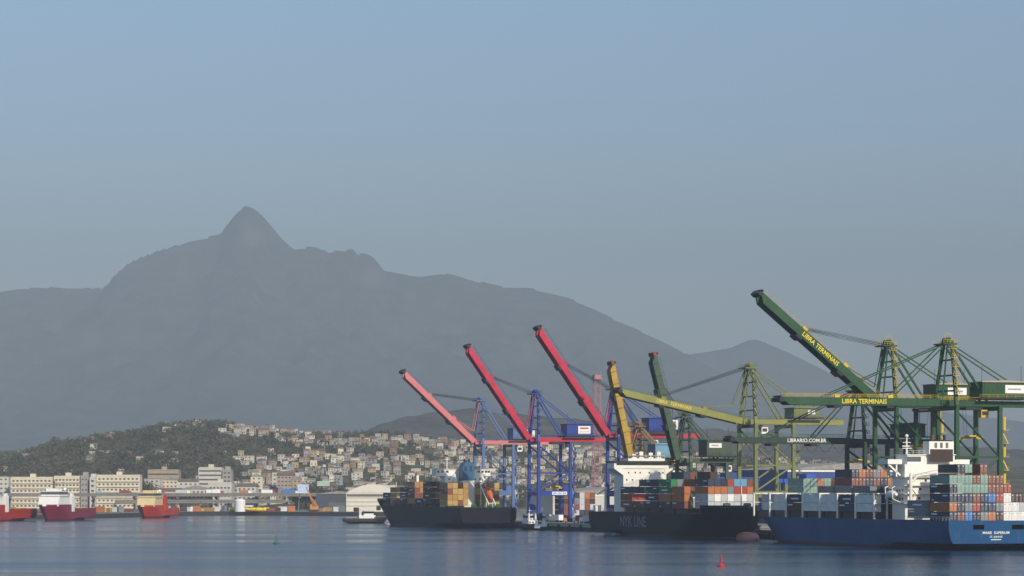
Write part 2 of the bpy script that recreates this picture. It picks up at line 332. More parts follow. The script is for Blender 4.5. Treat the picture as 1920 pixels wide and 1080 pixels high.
def crane(label, s, H, L, ang, back, apex, frame, boomc, railc, house=None, span=15.0, bd=2.5, sep=4.6, hx=-3.0, legw=1.25,
          stays='rope', lettering=None, letter_m=None, lx=None, lsize=1.7, sign=None, house_m=None, trolley=17.0, hang=8.0, ax=1.0,
          portal=13.0, portal_sign=False, tipc=None, festoon=False, panels=False, red_marks=True, cab_m=None, name='container_crane', lower=0.0):
    root = thing(name, label, 'crane', Q(s, 0, ZQ+0.1), TH, 'cranes along the container quay')
    zt = H - bd/2                                             # underside of the girders
    fr = frame; gd = min(bd, 1.8)                              # the fixed girders are shallower than the boom
    for x in (0, G):
        sill = MB().box(x-0.6, x+0.6, -span/2-1.5, span/2+1.5, 1.75, 3.0).build('sill_beam', fr, root)
        for y in (-span/2, span/2):
            MB().beam((x,y,3.0),(x,y,portal), legw*1.25, legw*1.25, w2=legw*1.1, h2=legw*1.1).beam((x,y,portal),(x,y,zt-1.3), legw*1.1, legw*1.1, w2=legw*0.95, h2=legw*0.95).build('leg', fr, root)
            bo = MB()
            bo.box(x-0.45,x+0.45,y-3.6,y+3.6,1.0,1.74)
            for k in range(6):
                yy = y-3.1+k*1.24; bo.tube((x-0.25,yy,0.45),(x+0.25,yy,0.45),0.44,n=10)
                bo.box(x-0.35,x+0.35,yy-0.3,yy+0.3,0.5,1.0)
            bo.build('bogie', black, root)
        MB().box(x-0.6,x+0.6,-span/2-0.7,span/2+0.7,zt-1.3,zt).build('upper_crossbeam', fr, root)
        MB().box(x-0.55,x+0.55,-span/2+0.8,span/2-0.8,portal-0.9,portal+0.5).build('lower_crossbeam', fr, root)
    for y in (-span/2, span/2):
        MB().box(legw*0.72, G-legw*0.72, y-0.6, y+0.6, portal-1.2, portal+1.2).build('portal_beam', fr, root)
        MB().tube((0.6,y,zt-2.2),(G-0.5,y,zt*0.62),0.36,n=8).build('brace', fr, root)
        MB().tube((G-0.6,y,zt*0.60),(0.6,y,portal+1.4),0.36,n=8).build('brace', fr, root)
        MB().beam((0.62,y,zt*0.61),(G-0.62,y,zt*0.61),0.55,0.6).build('tie_beam', fr, root)
        if portal_sign and y < 0:
            sg = MB().box(6.2, 13.4, y-0.72, y-0.62, portal-0.7, portal+0.7).build('portal_sign', white, root)
            for k in range(3): MB().box(6.6+k*2.3, 8.4+k*2.3, y-0.76, y-0.722, portal-0.35, portal+0.35).build('sign_mark', paint('grey_blue_print', (0.35,0.40,0.55)), sg)
    # fixed girders, with ties, walkway and rails
    for y in (-sep/2, sep/2):
        MB().box(hx+0.3, back, y-0.45, y+0.45, zt, zt+gd).build('girder', boomc, root)
    tme = MB().box(-0.25,0.25,-sep/2+0.46,sep/2-0.46,zt+0.2,zt+0.9).mesh('girder_tie'); tme.materials.append(fr)
    for k in range(int((back-hx)/6)+1):
        x = hx+0.8+k*6
        if x < back: link(tme, 'girder_tie', root, (x,0,0))
    wk = MB().box(hx+0.3, back, -sep/2+0.46, sep/2-0.46, zt+gd-0.12, zt+gd-0.02).build('walkway', paint('grating', (0.25,0.24,0.22), rough=0.7), root)
    hr = MB(); handrail(hr, (hx+0.3,-sep/2-0.3,zt+gd), (back,-sep/2-0.3,zt+gd)); handrail(hr, (hx+0.3,sep/2+0.4,zt+gd), (back,sep/2+0.4,zt+gd)); hr.build('handrail', railc, wk)
    # boom, hinged at hx
    b = MB()
    for y in (-sep/2, sep/2):
        b.box(-L+2.2, 0, y-0.45, y+0.45, -bd/2, bd/2)
        b.add([(-L,y-0.4,bd/2-0.9),(-L,y+0.4,bd/2-0.9),(-L,y+0.4,bd/2),(-L,y-0.4,bd/2),(-L+2.2,y-0.45,-bd/2),(-L+2.2,y+0.45,-bd/2),(-L+2.2,y+0.45,bd/2),(-L+2.2,y-0.45,bd/2)],
              [(0,1,2,3),(0,4,5,1),(1,5,6,2),(2,6,7,3),(3,7,4,0)])
    for k in range(int(L/6)): b.box(-L+3+k*6-0.3, -L+3+k*6+0.3, -sep/2+0.44, sep/2-0.44, -0.3, 0.5)
    bo = b.build('boom', boomc, root, loc=(hx,0,H), rot=(0,R(ang),0))
    if not panels:
        rib = MB().box(-0.07,0.07,-sep/2-0.51,-sep/2-0.452,-bd/2,bd/2).mesh('stiffener'); rib.materials.append(boomc)
        for k in range(int(L/6)): link(rib, 'stiffener', bo, (-L+4+k*6,0,0))
    if panels:
        for k in range(int(L/5)): MB().box(-L+3+k*5-0.09, -L+3+k*5+0.09, -sep/2-0.52, -sep/2-0.452, -bd/2-0.04, bd/2+0.04).build('stiffener', black, bo)
    bw = MB().box(-L+1, -0.5, -sep/2+0.46, sep/2-0.46, bd/2-0.12, bd/2-0.02).build('boom_walkway', fr if railc is not yellow else paint('pale_deck', (0.42,0.36,0.24), rough=0.7), bo)
    hr = MB(); handrail(hr, (-L+1,-sep/2-0.3,bd/2), (-0.5,-sep/2-0.3,bd/2)); handrail(hr, (-L+1,sep/2+0.4,bd/2), (-0.5,sep/2+0.4,bd/2)); hr.build('boom_handrail', railc, bo)
    tp = MB().box(-L-1.4,-L+0.2,-sep/2-0.8,sep/2+0.8,bd/2-1.5,bd/2-0.2).box(-L-1.2,-L-0.3,-sep/2-0.9,sep/2+0.9,bd/2+0.2,bd/2+0.4)
    for y in (-1.5,-0.5,0.5,1.5): tp.tube((-L-0.7,y-0.12,bd/2-0.7),(-L-0.7,y+0.12,bd/2-0.7),0.95,n=12)
    tp.tube((-L-0.6,-1.6,bd/2),(-L-0.6,-1.6,bd/2+1.4),0.06,n=4)
    tp.build('sheave_head', tipc or black, bo)
    for fr_ in (0.32, 0.66):
        MB().box(-L*fr_-1.2, -L*fr_+1.2, -sep/2-0.3, sep/2+0.3, -bd/2-0.75, -bd/2-0.02).build('boom_stop', black, bo)
        MB().box(-L*fr_-0.9, -L*fr_+0.9, -sep/2-0.3, -sep/2+0.3, bd/2+0.02, bd/2+0.9).build('stay_bracket', railc if railc is yellow else boomc, bo)
    if lettering:
        text(lettering, lsize, letter_m, bo, (lx if lx else -L*0.6, -sep/2-0.50, 0), (R(90),0,0))
    # tower
    zc = zt + gd
    topw = 2.4
    for sg_ in (-1, 1):
        MB().beam((0,sg_*(span/2-0.05),zt+0.02),(ax,sg_*topw,apex), 1.05, 1.05, w2=0.6, h2=0.7).build('tower_column', fr, root)
        MB().beam((hx+0.8,sg_*(sep/2),zc+0.02),(ax-1.2,sg_*(topw-0.5),apex-0.6), 0.35, 0.4).build('front_strut', fr, root)
        MB().beam((ax+0.6,sg_*(topw-0.3),apex-0.8),(G-1.5,sg_*(sep/2),zc+0.05), 0.55, 0.6).build('back_leg', fr, root)
        MB().beam((ax+0.9,sg_*(topw-0.6),apex-0.3),(back-7.5,sg_*(sep/2),zc+0.05), 0.32, 0.36).build('back_stay', fr, root)
    for k in range(1, 4):
        f = k/4; yy = span/2*(1-f) + topw*f; z = zt + (apex-zt)*f; xx = ax*f
        MB().box(xx-0.3,xx+0.3,-yy+0.3,yy-0.3,z-0.25,z+0.25).build('tower_tie', fr, root)
    ld_ = MB()
    for k in range(6):
        f = (k+0.5)/6; yy = -(span/2*(1-f) + topw*f); z = zt + bd + (apex-zt-bd)*f; xx = ax*f
        ld_.box(xx-1.1,xx+1.1,yy-1.5,yy-0.55,z-0.06,z+0.06)
        handrail(ld_, (xx-1.1,yy-1.45,z), (xx+1.1,yy-1.45,z), step=1.1, r=0.06)
        if k < 5: ld_.beam((xx+0.7,yy-1.0,z),(xx-0.5,yy-0.7,z+(apex-zt-bd)/6),0.7,0.12)
    ld_.build('tower_stair', railc if railc is yellow else fr, root)
    pl = MB().box(ax-3.2,ax+1.6,-topw-1.0,topw+1.0,apex-0.1,apex+0.35).box(ax-1.0,ax+0.8,-topw,topw,apex+0.35,apex+1.3)
    for y in (-1.6,-0.6,0.6,1.6): pl.tube((ax-0.4,y-0.12,apex+1.5),(ax-0.4,y+0.12,apex+1.5),0.8,n=12)
    plo = pl.build('apex_platform', fr, root)
    hr = MB(); handrail(hr, (ax-3.2,-topw-1,apex+0.35),(ax+1.6,-topw-1,apex+0.35), step=1.2, r=0.06); hr.build('platform_handrail', railc, plo); hr = MB(); handrail(hr, (ax-3.2,topw+1,apex+0.35),(ax+1.6,topw+1,apex+0.35), step=1.2, r=0.06)
    if railc is yellow: hr.path([(ax-1,0,apex+1.3),(ax-1,0,apex+3.4),(ax+1.4,0,apex+3.4),(ax+1.4,0,apex+0.4)], 0.09)
    hr.build('platform_handrail', railc, plo)
    # stays from apex to boom
    ca, sa = math.cos(R(ang)), math.sin(R(ang))
    def bp(f, dz=bd/2+0.4): return Vector((hx - L*f*ca + dz*sa*0, 0, H + L*f*sa)) + Vector((sa*dz, 0, ca*dz))
    if stays == 'rope':
        for y in (-1.3, 1.3):
            for k in range(3):
                p = bp(0.68 - 0.012*k); p.y = y*1.3
                MB().tube((ax-1.6, y, apex+0.9-0.55*k), p, 0.07, n=4).build('hoist_rope', cable, root)
        fs = MB()                                            # folded forestay links hanging beside the tower
        for y in (-1.9, 1.9): fs.beam((ax-1.4,y,apex-0.2),(hx-0.2,y,H+bd*0.7+3.5),0.22,0.28).beam((hx-0.2,y,H+bd*0.7+3.5),bp(0.30)+Vector((0,y,0)),0.22,0.28)
        fs.build('folded_stay', boomc, root)
    elif stays == 'bar':
        for y in (-1.9, 1.9):
            for f in (0.30, 0.72):
                p = bp(f); p.y = y*1.1
                MB().beam((ax-1.6, y, apex+0.2), p, 0.3, 0.36).build('forestay', fr, root)
    elif stays == 'both':
        for y in (-1.3, 1.3):
            for k in range(3):
                p = bp(0.70-0.012*k); p.y = y*1.3
                MB().tube((ax-1.6, y, apex+0.9-0.55*k), p, 0.07, n=4).build('hoist_rope', cable, root)
            p = bp(0.34); p.y = y*1.4; mid = Vector((ax-7.0, y, apex-13.5)); 
            MB().beam((ax-1.4,y,apex-0.2), mid, 0.26, 0.3).beam(mid, p, 0.26, 0.3).build('forestay', fr, root)
    # machinery house
    if house:
        x0, x1, h0 = house
        hm = house_m or fr
        z0 = zc + 0.9
        hs = MB().box(x0, x1, -4.2, 4.2, z0, z0+h0)
        for k in range(int((x1-x0)/1.5)): hs.box(x0+0.7+k*1.5, x0+0.85+k*1.5, -4.27, -4.2, z0+0.1, z0+h0-0.1)
        ho = hs.build('machinery_house', hm, root)
        MB().prism([(x0-0.4,z0+h0),(x1+0.4,z0+h0),(x1+0.4,z0+h0+0.25),((x0+x1)/2,z0+h0+0.7),(x0-0.4,z0+h0+0.25)], -4.6, 4.6).build('house_roof', paint('roof_felt', (0.42,0.34,0.26), rough=0.9) if railc is yellow else hm, ho)
        MB().box(x0-1.6, x1+1.6, -5.4, 5.4, z0-0.3, z0-0.02).build('house_deck', black, ho)
        hr = MB(); handrail(hr, (x0-1.5,-5.35,z0-0.02), (x1+1.5,-5.35,z0-0.02)); hr.build('deck_handrail', railc, ho)
        for xx in (x0+1, x1-1): MB().tube((xx,-2,z0+h0+0.4),(xx,-2,z0+h0+5.2),0.09,n=4).build('lightning_rod', cable, ho)
        if sign:
            sx0, sx1, sz0, sz1, kind = sign
            so = MB().box(x0+sx0, x0+sx1, -4.42, -4.28, z0+sz0, z0+sz1).build('sign', white, root)
            if kind == 'red':
                MB().box(x0+sx0+0.9, x0+sx1-1.0, -4.45, -4.422, z0+sz1-1.35, z0+sz1-0.6).build('sign_mark', paint('red_print', (0.45,0.10,0.06)), so)
                MB().box(x0+sx0+0.9, x0+sx1-0.6, -4.45, -4.422, z0+sz0+0.9, z0+sz0+1.35).build('sign_mark', paint('pale_print', (0.70,0.55,0.55)), so)
            else:
                MB().box(x0+sx0+1.0, x0+sx1-1.4, -4.45, -4.422, (sz0+sz1)/2+z0-0.22, (sz0+sz1)/2+z0+0.22).build('sign_mark', paint('slate_print', (0.25,0.27,0.36)), so)
    # trolley, cab, spreader
    tx = trolley
    tr = MB().box(tx-3,tx+3,-sep/2-0.2,sep/2+0.2,zt-1.0,zt-0.25)
    for xx in (tx-2.4, tx+2.4):
        for y in (-sep/2, sep/2): tr.tube((xx,y-0.2,zt-0.28),(xx,y+0.2,zt-0.28),0.26,n=8)
    tro = tr.build('trolley', black, root)
    cb = MB().prism([(tx+3.2,zt-3.4),(tx+5.6,zt-3.4),(tx+5.9,zt-2.0),(tx+5.7,zt-0.9),(tx+3.2,zt-0.9)], -1.3, 1.3).build('operator_cab', cab_m or white, root)
    MB().box(tx+3.5,tx+5.4,-1.36,-1.302,zt-2.6,zt-1.4).build('cab_window', glass(), cb)
    rp = MB()
    for xx in (-2.2, 2.2):
        for y in (-1.0, 1.0): rp.tube((tx+xx,y,zt-1.0),(tx+xx*0.8,y,zt-hang),0.06,n=4)
    rp.build('hoist_rope', cable, root)
    spd = MB().box(tx-1.2,tx+1.2,-1.6,1.6,zt-hang-0.5,zt-hang).box(tx-0.5,tx+0.5,-6.0,6.0,zt-hang-1.0,zt-hang-0.5)
    for y in (-6.0, 5.6): spd.box(tx-1.22,tx+1.22,y,y+0.4,zt-hang-1.3,zt-hang-0.5)
    spd.build('spreader', yellow, root)
    # stair on the inland near leg
    stt = MB(); yb = -span/2; n = int((zt-6)/4.2)
    for k in range(n):
        z = 4 + k*4.2
        stt.box(G+0.75,G+2.7,yb-1.1,yb+1.1,z-0.06,z+0.06)
        handrail(stt, (G+2.65,yb-1.1,z), (G+2.65,yb+1.1,z), step=1.1, r=0.06)
        stt.beam((G+(1.2 if k%2 else 2.3),yb-1.0,z),(G+(2.3 if k%2 else 1.2),yb+1.0,z+4.2),0.7,0.12)
    stt.build('leg_stair', railc, root)
    eb = MB().box(G-3.6,G-0.9,-span/2-0.4,-span/2+2,portal+1.22,portal+3.6).build('electrical_cabin', fr, root)
    MB().tube((0,span/2-3,6),(0,span/2-3.5,6),1.8,n=16).tube((0,span/2-3.5,6),(0,span/2-3.7,6),2.1,n=16).build('cable_reel', railc if railc is yellow else fr, root)
    if festoon:
        fe = MB()
        for k in range(7):
            x0 = hx-2-k*5.2
            pts = [(x0-5.2*i/8, -sep/2-0.9, H-bd/2-0.2-2.6*math.sin(math.pi*i/8)) for i in range(9)]
            fe.path(pts, 0.08, n=4)
        fe.build('festoon_cable', cable, root)
    return root

blue = paint('crane_blue', (0.013,0.040,0.24), rough=0.5, var=0.2, rust=0.1)
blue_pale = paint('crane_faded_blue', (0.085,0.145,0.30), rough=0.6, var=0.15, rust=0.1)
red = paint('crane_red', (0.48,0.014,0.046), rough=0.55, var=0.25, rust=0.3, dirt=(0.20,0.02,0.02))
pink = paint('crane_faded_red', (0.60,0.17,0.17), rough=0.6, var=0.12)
green = paint('crane_green', (0.013,0.066,0.018), rough=0.55, var=0.35, rust=0.35, dirt=(0.03,0.04,0.02))
olive = paint('crane_olive', (0.16,0.18,0.06), rough=0.55, var=0.2, rust=0.1)
olive_y = paint('crane_olive_boom', (0.24,0.24,0.05), rough=0.55, var=0.2, rust=0.1)
dgreen = paint('crane_dark_green', (0.05,0.085,0.048), rough=0.6, var=0.25, rust=0.2)
bgreen = paint('crane_bottle_green', (0.02,0.045,0.03), rough=0.6, var=0.25, rust=0.2)
sage = paint('crane_sage', (0.12,0.22,0.13), rough=0.6, var=0.2)
ycrane = paint('crane_yellow', (0.45,0.28,0.035), rough=0.55, var=0.3, rust=0.35)
yframe = paint('crane_tan', (0.22,0.15,0.07), rough=0.7, var=0.3, rust=0.3)
sky_b = paint('house_sky_blue', (0.16,0.31,0.42), rough=0.6, var=0.12)
letter_y = paint('yellow_lettering', (0.80,0.60,0.02), rough=0.5, var=0.05)
letter_w = paint('white_lettering', (0.8,0.8,0.74), rough=0.5, var=0.05)
rust_tip = paint('rusty_steel', (0.17,0.075,0.045), rough=0.8, var=0.4)
ZZ = ZQ + 0.1
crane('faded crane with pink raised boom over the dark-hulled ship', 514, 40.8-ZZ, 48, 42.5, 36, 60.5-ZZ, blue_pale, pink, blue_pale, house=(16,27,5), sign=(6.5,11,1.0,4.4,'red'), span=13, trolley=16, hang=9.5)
crane('blue crane with red raised boom standing clear on the open quay', 434, 40.8-ZZ, 50, 54.5, 36, 61-ZZ, blue, red, blue, house=(14.5,27,5.2), sign=(5.3,11.3,0.8,4.4,'red'), span=13, portal_sign=True, trolley=11, hang=20)
crane('blue crane with red raised boom beside the white ship bridge', 334, 40.8-ZZ, 53, 54.5, 38, 59.5-ZZ, blue, red, blue, house=(14.5,27,5.4), sign=(7,13,0.8,4.8,'red'), span=13, trolley=14, hang=10)
crane('old crane with yellow boom raised nearly upright and sky blue house', 307, 29.5-ZZ, 40, 77.5, 22, 43.5-ZZ, yframe, ycrane, yframe, house=(6.5,14,5.2), house_m=sky_b, span=13, trolley=12, panels=True, tipc=rust_tip, stays='rope', hang=7, name='container_crane', sep=3.6)
crane('old crane with dark green boom raised nearly upright', 257, 29.5-ZZ, 41.5, 75.5, 26, 46-ZZ, dgreen, dgreen, dgreen, house=(8,19,6), sign=(0.9,6.2,3.2,5.0,'slate'), span=14, trolley=14, panels=True, tipc=rust_tip, stays='rope', sep=3.8)
crane('olive green crane with boom slightly raised over the stern bridge', 196, 43-ZZ, 49, 12.0, 38, 62.5-ZZ, olive, olive_y, olive, house=(17,27,3.4), sign=(5.5,8.5,1.2,2.6,'slate'), span=15, bd=2.3, stays='both', lettering='LIBRA  TERMINAIS', letter_m=paint('faded_yellow_lettering', (0.72,0.55,0.10)), lx=-28, lsize=1.75, trolley=2, hang=6)
crane('dark green crane with lowered boom and white web address', 106, 34.2-ZZ, 43, 0.0, 30, 51-ZZ, bgreen, bgreen, sage, house=(15,24,4), span=13.5, bd=2.1, stays='bar', lettering='LIBRARIO.COM.BR', letter_m=letter_w, lx=-16.5, lsize=1.75, trolley=1, hang=5, festoon=True)
crane('bright green crane with raised boom lettered in yellow', 84, 46.2-ZZ, 55, 38.5, 40, 65-ZZ, green, green, yellow, house=(16,29,5), sign=(4.6,11.6,1.6,4.0,'slate'), span=15.5, bd=2.7, lettering='LIBRA TERMINAIS', letter_m=letter_y, lx=-28, lsize=2.1, trolley=14, hang=12, cab_m=yellow)
crane('bright green crane with level boom lettered in yellow', 43, 45.2-ZZ, 54, 0.0, 40, 63.5-ZZ, green, green, yellow, house=(11,27,5), sign=(8,15,1.6,4.2,'slate'), span=15.5, bd=2.4, stays='bar', lettering='LIBRA TERMINAIS', letter_m=letter_y, lx=-26.5, lsize=2.0, trolley=9, hang=9, cab_m=yellow)

# red lattice mast far behind the quay
def lattice_mast(label, loc, h, wb, wt, m):
    root = thing('lattice_mast', label, 'mast', loc, 0.3)
    c = [(-1,-1),(1,-1),(1,1),(-1,1)]
    for a, b in c: MB().beam((a*wb/2,b*wb/2,0),(a*wt/2,b*wt/2,h),0.35,0.35,w2=0.25,h2=0.25).build('leg', m, root)
    br = MB(); n = 14
    for k in range(n):
        f0, f1 = k/n, (k+1)/n; w0 = (wb+(wt-wb)*f0)/2; w1 = (wb+(wt-wb)*f1)/2
        for i in range(4):
            a = c[i]; b = c[(i+1)%4]
            br.beam((a[0]*w0,a[1]*w0,h*f0),(b[0]*w1,b[1]*w1,h*f1),0.12); br.beam((b[0]*w0,b[1]*w0,h*f0),(a[0]*w1,a[1]*w1,h*f1),0.12); br.beam((a[0]*w1,a[1]*w1,h*f1),(b[0]*w1,b[1]*w1,h*f1),0.12)
    br.build('bracing', m, root)
    MB().box(-wt*0.85,wt*0.85,-wt*0.85,wt*0.85,h,h+0.6).box(-wt*0.6,wt*0.6,-wt*0.6,wt*0.6,h+0.6,h+2.6).build('head_platform', m, root)
    for i in range(3): MB().tube((-wt*0.6+i*wt*0.6,0,h+2.6),(-wt*0.6+i*wt*0.6,0,h+4.2),0.1,n=4).build('antenna', m, root)
lattice_mast('thin red lattice mast standing behind the blue cranes', (wx(1119,1500), 1500, zg), 77, 4.2, 3.2, paint('mast_hazed_red', (0.40,0.20,0.20), rough=0.7))  # red paled so that distance haze is put into the paint
# ------------------------------------------------------------------ shipping containers
CC = {'white': (0.84,0.82,0.77), 'pale grey': (0.52,0.53,0.53), 'grey': (0.20,0.21,0.22), 'dark blue': (0.03,0.045,0.085), 'navy': (0.018,0.026,0.05),
      'blue': (0.035,0.17,0.48), 'light blue': (0.13,0.33,0.50), 'pale green': (0.21,0.34,0.27), 'green': (0.02,0.20,0.06), 'orange': (0.46,0.15,0.04),
      'red': (0.36,0.05,0.03), 'rust brown': (0.21,0.065,0.035), 'dark brown': (0.065,0.030,0.022), 'yellow': (0.48,0.31,0.09), 'ochre': (0.42,0.22,0.06), 'pink red': (0.5,0.12,0.10)}
CM = {k: paint('container_'+k.replace(' ','_'), v, rough=0.6, var=0.2, scale=0.35, rust=0.28) for k, v in CC.items()}
lockbar = paint('galvanised_bar', (0.52,0.52,0.50), rough=0.4, var=0.1, metal=0.3)
def cont_mesh(L, W=2.44, Hh=2.59):
    m = MB(); x = W/2
    m.box(-x+0.05,x-0.05,0.05,L-0.05,0.06,Hh-0.04)
    for sx in (-1,1):
        for y in (0, L-0.16): m.box(sx*x-0.08*(sx+1), sx*x+0.08*(1-sx), y, y+0.16, 0, Hh)
        for z in (0, Hh-0.13): m.box(sx*x-0.06*(sx+1), sx*x+0.06*(1-sx), 0.16, L-0.16, z, z+0.13)
        n = int(L/0.9)
        for k in range(n):
            y = 0.5+k*(L-1.0)/max(1,n-1); m.box(sx*x-0.05*(sx+1)+0.012*sx*-1, sx*x+0.05*(1-sx)-0.012*sx, y-0.12, y+0.12, 0.14, Hh-0.14)
    for y in (0, L-0.12):
        for z in (0, Hh-0.12): m.box(-x+0.16, x-0.16, y, y+0.12, z, z+0.12)
    me = m.mesh('container'); me.materials.append(CM['white']); return me
CME = {12.19: cont_mesh(12.19), 6.06: cont_mesh(6.06)}
dm = MB().box(0.02,1.05,-0.035,0.02,0,2.32)
for xx in (0.3, 0.72): dm.box(xx-0.025,xx+0.025,-0.085,-0.035,-0.05,2.36,1)
for z in (0.5, 1.05, 1.9): dm.box(0.2,0.85,-0.07,-0.035,z,z+0.07,1)
dm.box(0.08,0.5,-0.045,-0.034,1.65,2.1,1)
DOOR = dm.mesh('door'); DOOR.materials.append(CM['white']); DOOR.materials.append(lockbar)
MARKS = [MB().box(-1.25,-1.21,1.2,4.2,1.75,2.1).box(-1.25,-1.21,9.6,11.2,0.5,0.75).mesh('marking'), MB().box(-1.25,-1.21,7.8,11.4,1.7,2.15).mesh('marking'), MB().box(-1.25,-1.21,3.2,9.0,1.0,1.5).mesh('marking')]
for me_ in MARKS: me_.materials.append(letter_w)
NCONT = [0]
SKIP = set([48,49,55,62,63,64,65,66,67,68,69,70,71,72,73,74,75,82,83,84,85,113,115,117,164,166,174,175,177,178,179,180,181,182,183,186,222,223,224,225,226,227,228,229,230,231,232,233,234,235,236,237,238,239,240,241,242,243,244,245,246,247,248,249,250,251,252,253,255,256,257,269,270,284,291,296,301,306,307,309,310,311,312,313,314])          # places in the stacks that are wholly buried behind other containers
def container(parent_fn, x, y, z, colour, label, group, L=12.19, doors=False, mark=False):
    """x across, y along in the ship's (or quay's) frame; parent_fn maps it to the world"""
    NCONT[0] += 1
    if NCONT[0] in SKIP: return None
    me = CME[L]; o = bpy.data.objects.new('container', me); col.objects.link(o); o['ci'] = NCONT[0]
    p, rz = parent_fn(x, y, z); o.location = p; o.rotation_euler = (0,0,rz)
    o.material_slots[0].link = 'OBJECT'; o.material_slots[0].material = CM[colour]
    tag(o, label, 'container', group)
    if doors:
        for sx, fl in ((-1.1, 1), (1.1, -1)):
            d = bpy.data.objects.new('door', DOOR); col.objects.link(d); d.parent = o; d.location = (sx, 0.03, 0.13); d.scale = (fl,1,1)
            d.material_slots[0].link = 'OBJECT'; d.material_slots[0].material = CM[colour]
    if mark and colour in ('navy','dark blue','dark brown','green','rust brown','grey') and L > 10:
        k_ = NCONT[0] % 3
        link(MARKS[k_], 'marking', o)
    return o

# ------------------------------------------------------------------ hulls
def hull(parent, L, B, zd, zt, mats, rake=9.0, fore=(16.0, 2.6), entry=(46, 24), ns=44, bulwark=True):
    """bow at +y, transom at y=0; zt is the height of the transom's lower edge"""
    def yst(z): return L - rake*max(0, 1 - z/(zd+fore[1]))**1.15
    def y0(z): return max(0.0, (zt - z)*4.5)
    def hb(y, z):
        Le = entry[0] + (entry[1]-entry[0])*max(0, min(1, z/(zd+fore[1])))
        v = max(0.0, min(1.0, (yst(z)-y)/Le)); f = (1-(1-v)**2.2)**0.85
        if z < zt: u = max(0.0, min(1.0, (y-y0(z))/34)); f *= 0.12 + 0.88*u**0.6
        else: f *= 1 - 0.10*max(0, 1-(z-zt)/(zd-zt))**3*max(0, 1-y/14)
        return B/2*f
    zs = [-1.2, 0.0, 0.9, 0.904] + [zt if abs(zt-1.6) < 0.8 else 1.8] + lin(2.6, zd, 7)
    zs = sorted(set(zs))
    def skin(zs, ya=None):
        m = MB(); rows = []
        for z in zs:
            a = y0(z) if ya is None else ya; b = yst(z)
            ys_ = [a + (b-a)*(1-(1-j/ns)**1.35) for j in range(ns+1)]
            rows.append([(hb(y, z), y, z) for y in ys_])
        k = ns+1; vs = []
        for r in rows: vs += [(x,y,z) for x,y,z in r] + [(-x,y,z) for x,y,z in r]
        fs = []; mi = []
        for i in range(len(zs)-1):
            a = i*2*k; c = (i+1)*2*k
            for j in range(ns):
                fs += [(a+j,a+j+1,c+j+1,c+j), (a+k+j,c+k+j,c+k+j+1,a+k+j+1)]; mi += [1 if zs[i] < 0.9 else 0]*2
            fs.append((a,c,c+k,a+k)); mi.append(1 if zs[i] < 0.9 else 2)
        t = (len(zs)-1)*2*k
        for j in range(ns): fs.append((t+j,t+j+1,t+k+j+1,t+k+j)); mi.append(3)
        m.v = vs; m.f = fs; m.m = mi
        return m
    h = skin(zs).build('hull', mats, parent)
    if fore[1] > 0:
        skin([zd+0.003, zd+fore[1]*0.5, zd+fore[1]], L-fore[0]).build('forecastle', mats, parent)
        if bulwark:
            pr = MB()
            for k in range(14):
                ya = L-fore[0]+fore[0]*k/14*0.97; yb = L-fore[0]+fore[0]*(k+1)/14*0.97; z = zd+fore[1]
                for sg in (-1,1): pr.beam((sg*(hb(ya,z)-0.1),ya,z+0.5),(sg*(hb(yb,z)-0.1),yb,z+0.5),0.14,1.0)
            pr.build('bulwark', mats[0], parent)
    return h, hb
def windows(parent, xs, y, z, w, h, m, face=-1, name='window'):
    me = MB().box(-w/2,w/2,-0.04,0.04,-h/2,h/2).mesh(name); me.materials.append(m)
    for x in xs: link(me, name, parent, (x, y+0.02*face, z))
def ship_frame(root_loc, rz):
    M = Matrix.Translation(root_loc) @ Matrix.Rotation(rz, 4, 'Z')
    return lambda x, y, z: (M @ Vector((x,y,z)), rz)
deck_m = paint('deck_red_oxide', (0.13,0.05,0.035), rough=0.8, var=0.3)
deck_g = paint('deck_green', (0.03,0.11,0.045), rough=0.8, var=0.3)
boot = paint('boot_topping', (0.07,0.022,0.022), rough=0.7, var=0.4, scale=0.2, rust=0.3)
wash = paint('ship_white', (0.82,0.79,0.70), rough=0.45, var=0.06, scale=0.2, rust=0.10, dirt=(0.35,0.22,0.12))
GL = glass()
def rail_run(parent, pts, m, name='guard_rail'):
    mb = MB()
    for a, b in zip(pts, pts[1:]): handrail(mb, a, b, h=1.1, step=1.8, r=0.045)
    return mb.build(name, m, parent)

NUM = ['one','two','three','four','five','six','seven','eight','nine','ten']
PITCH = 2.55
def colx(c, n): return (c-(n-1)/2)*PITCH
def stack_bays(frame, bays, ship, group, base_default, near_first, doors=()):
    """bays: list of dicts y (aft end), n columns, h heights per column (index 0 = seaward), col = function(c,k); listed nearest the camera first"""
    prev = None
    for bi, b in enumerate(bays):
        n = b['n']; hs = b['h']; zb = b.get('z', base_default)
        for c in range(n):
            for k in range(hs[c]):
                left = hs[c-1] if c > 0 else 0
                pc = 0
                if prev is not None:
                    off = 0.5*(n-prev['n']); idx = lambda cc: prev['h'][max(0, min(prev['n']-1, int(cc-off)))]
                    pc = idx(c) if c > 0 else 0
                    if prev.get('gap'): pc = 0
                if not (c == 0 or k >= left or k >= pc): continue
                colr = b['col'](c, k)
                x = b['flip']*colx(c, n)
                lab = '%s container, %s, %s, tier %s, row %s from sea' % (colr, ship, b['name'], NUM[k], NUM[c])
                container(frame, x, b['y'], zb + k*2.70, colr, lab, group, doors=(bi in doors), mark=(c == 0))
        prev = b
def rc(*choices):                       # deterministic colour picker from weighted names
    bag = []
    for nme, wgt in choices: bag += [nme]*wgt
    r = random.Random(len(bag)*7 + hash_str(choices[0][0]))
    return lambda c, k: bag[r.randrange(len(bag))]
def hash_str(s): return sum((i+1)*ord(ch) for i, ch in enumerate(s))

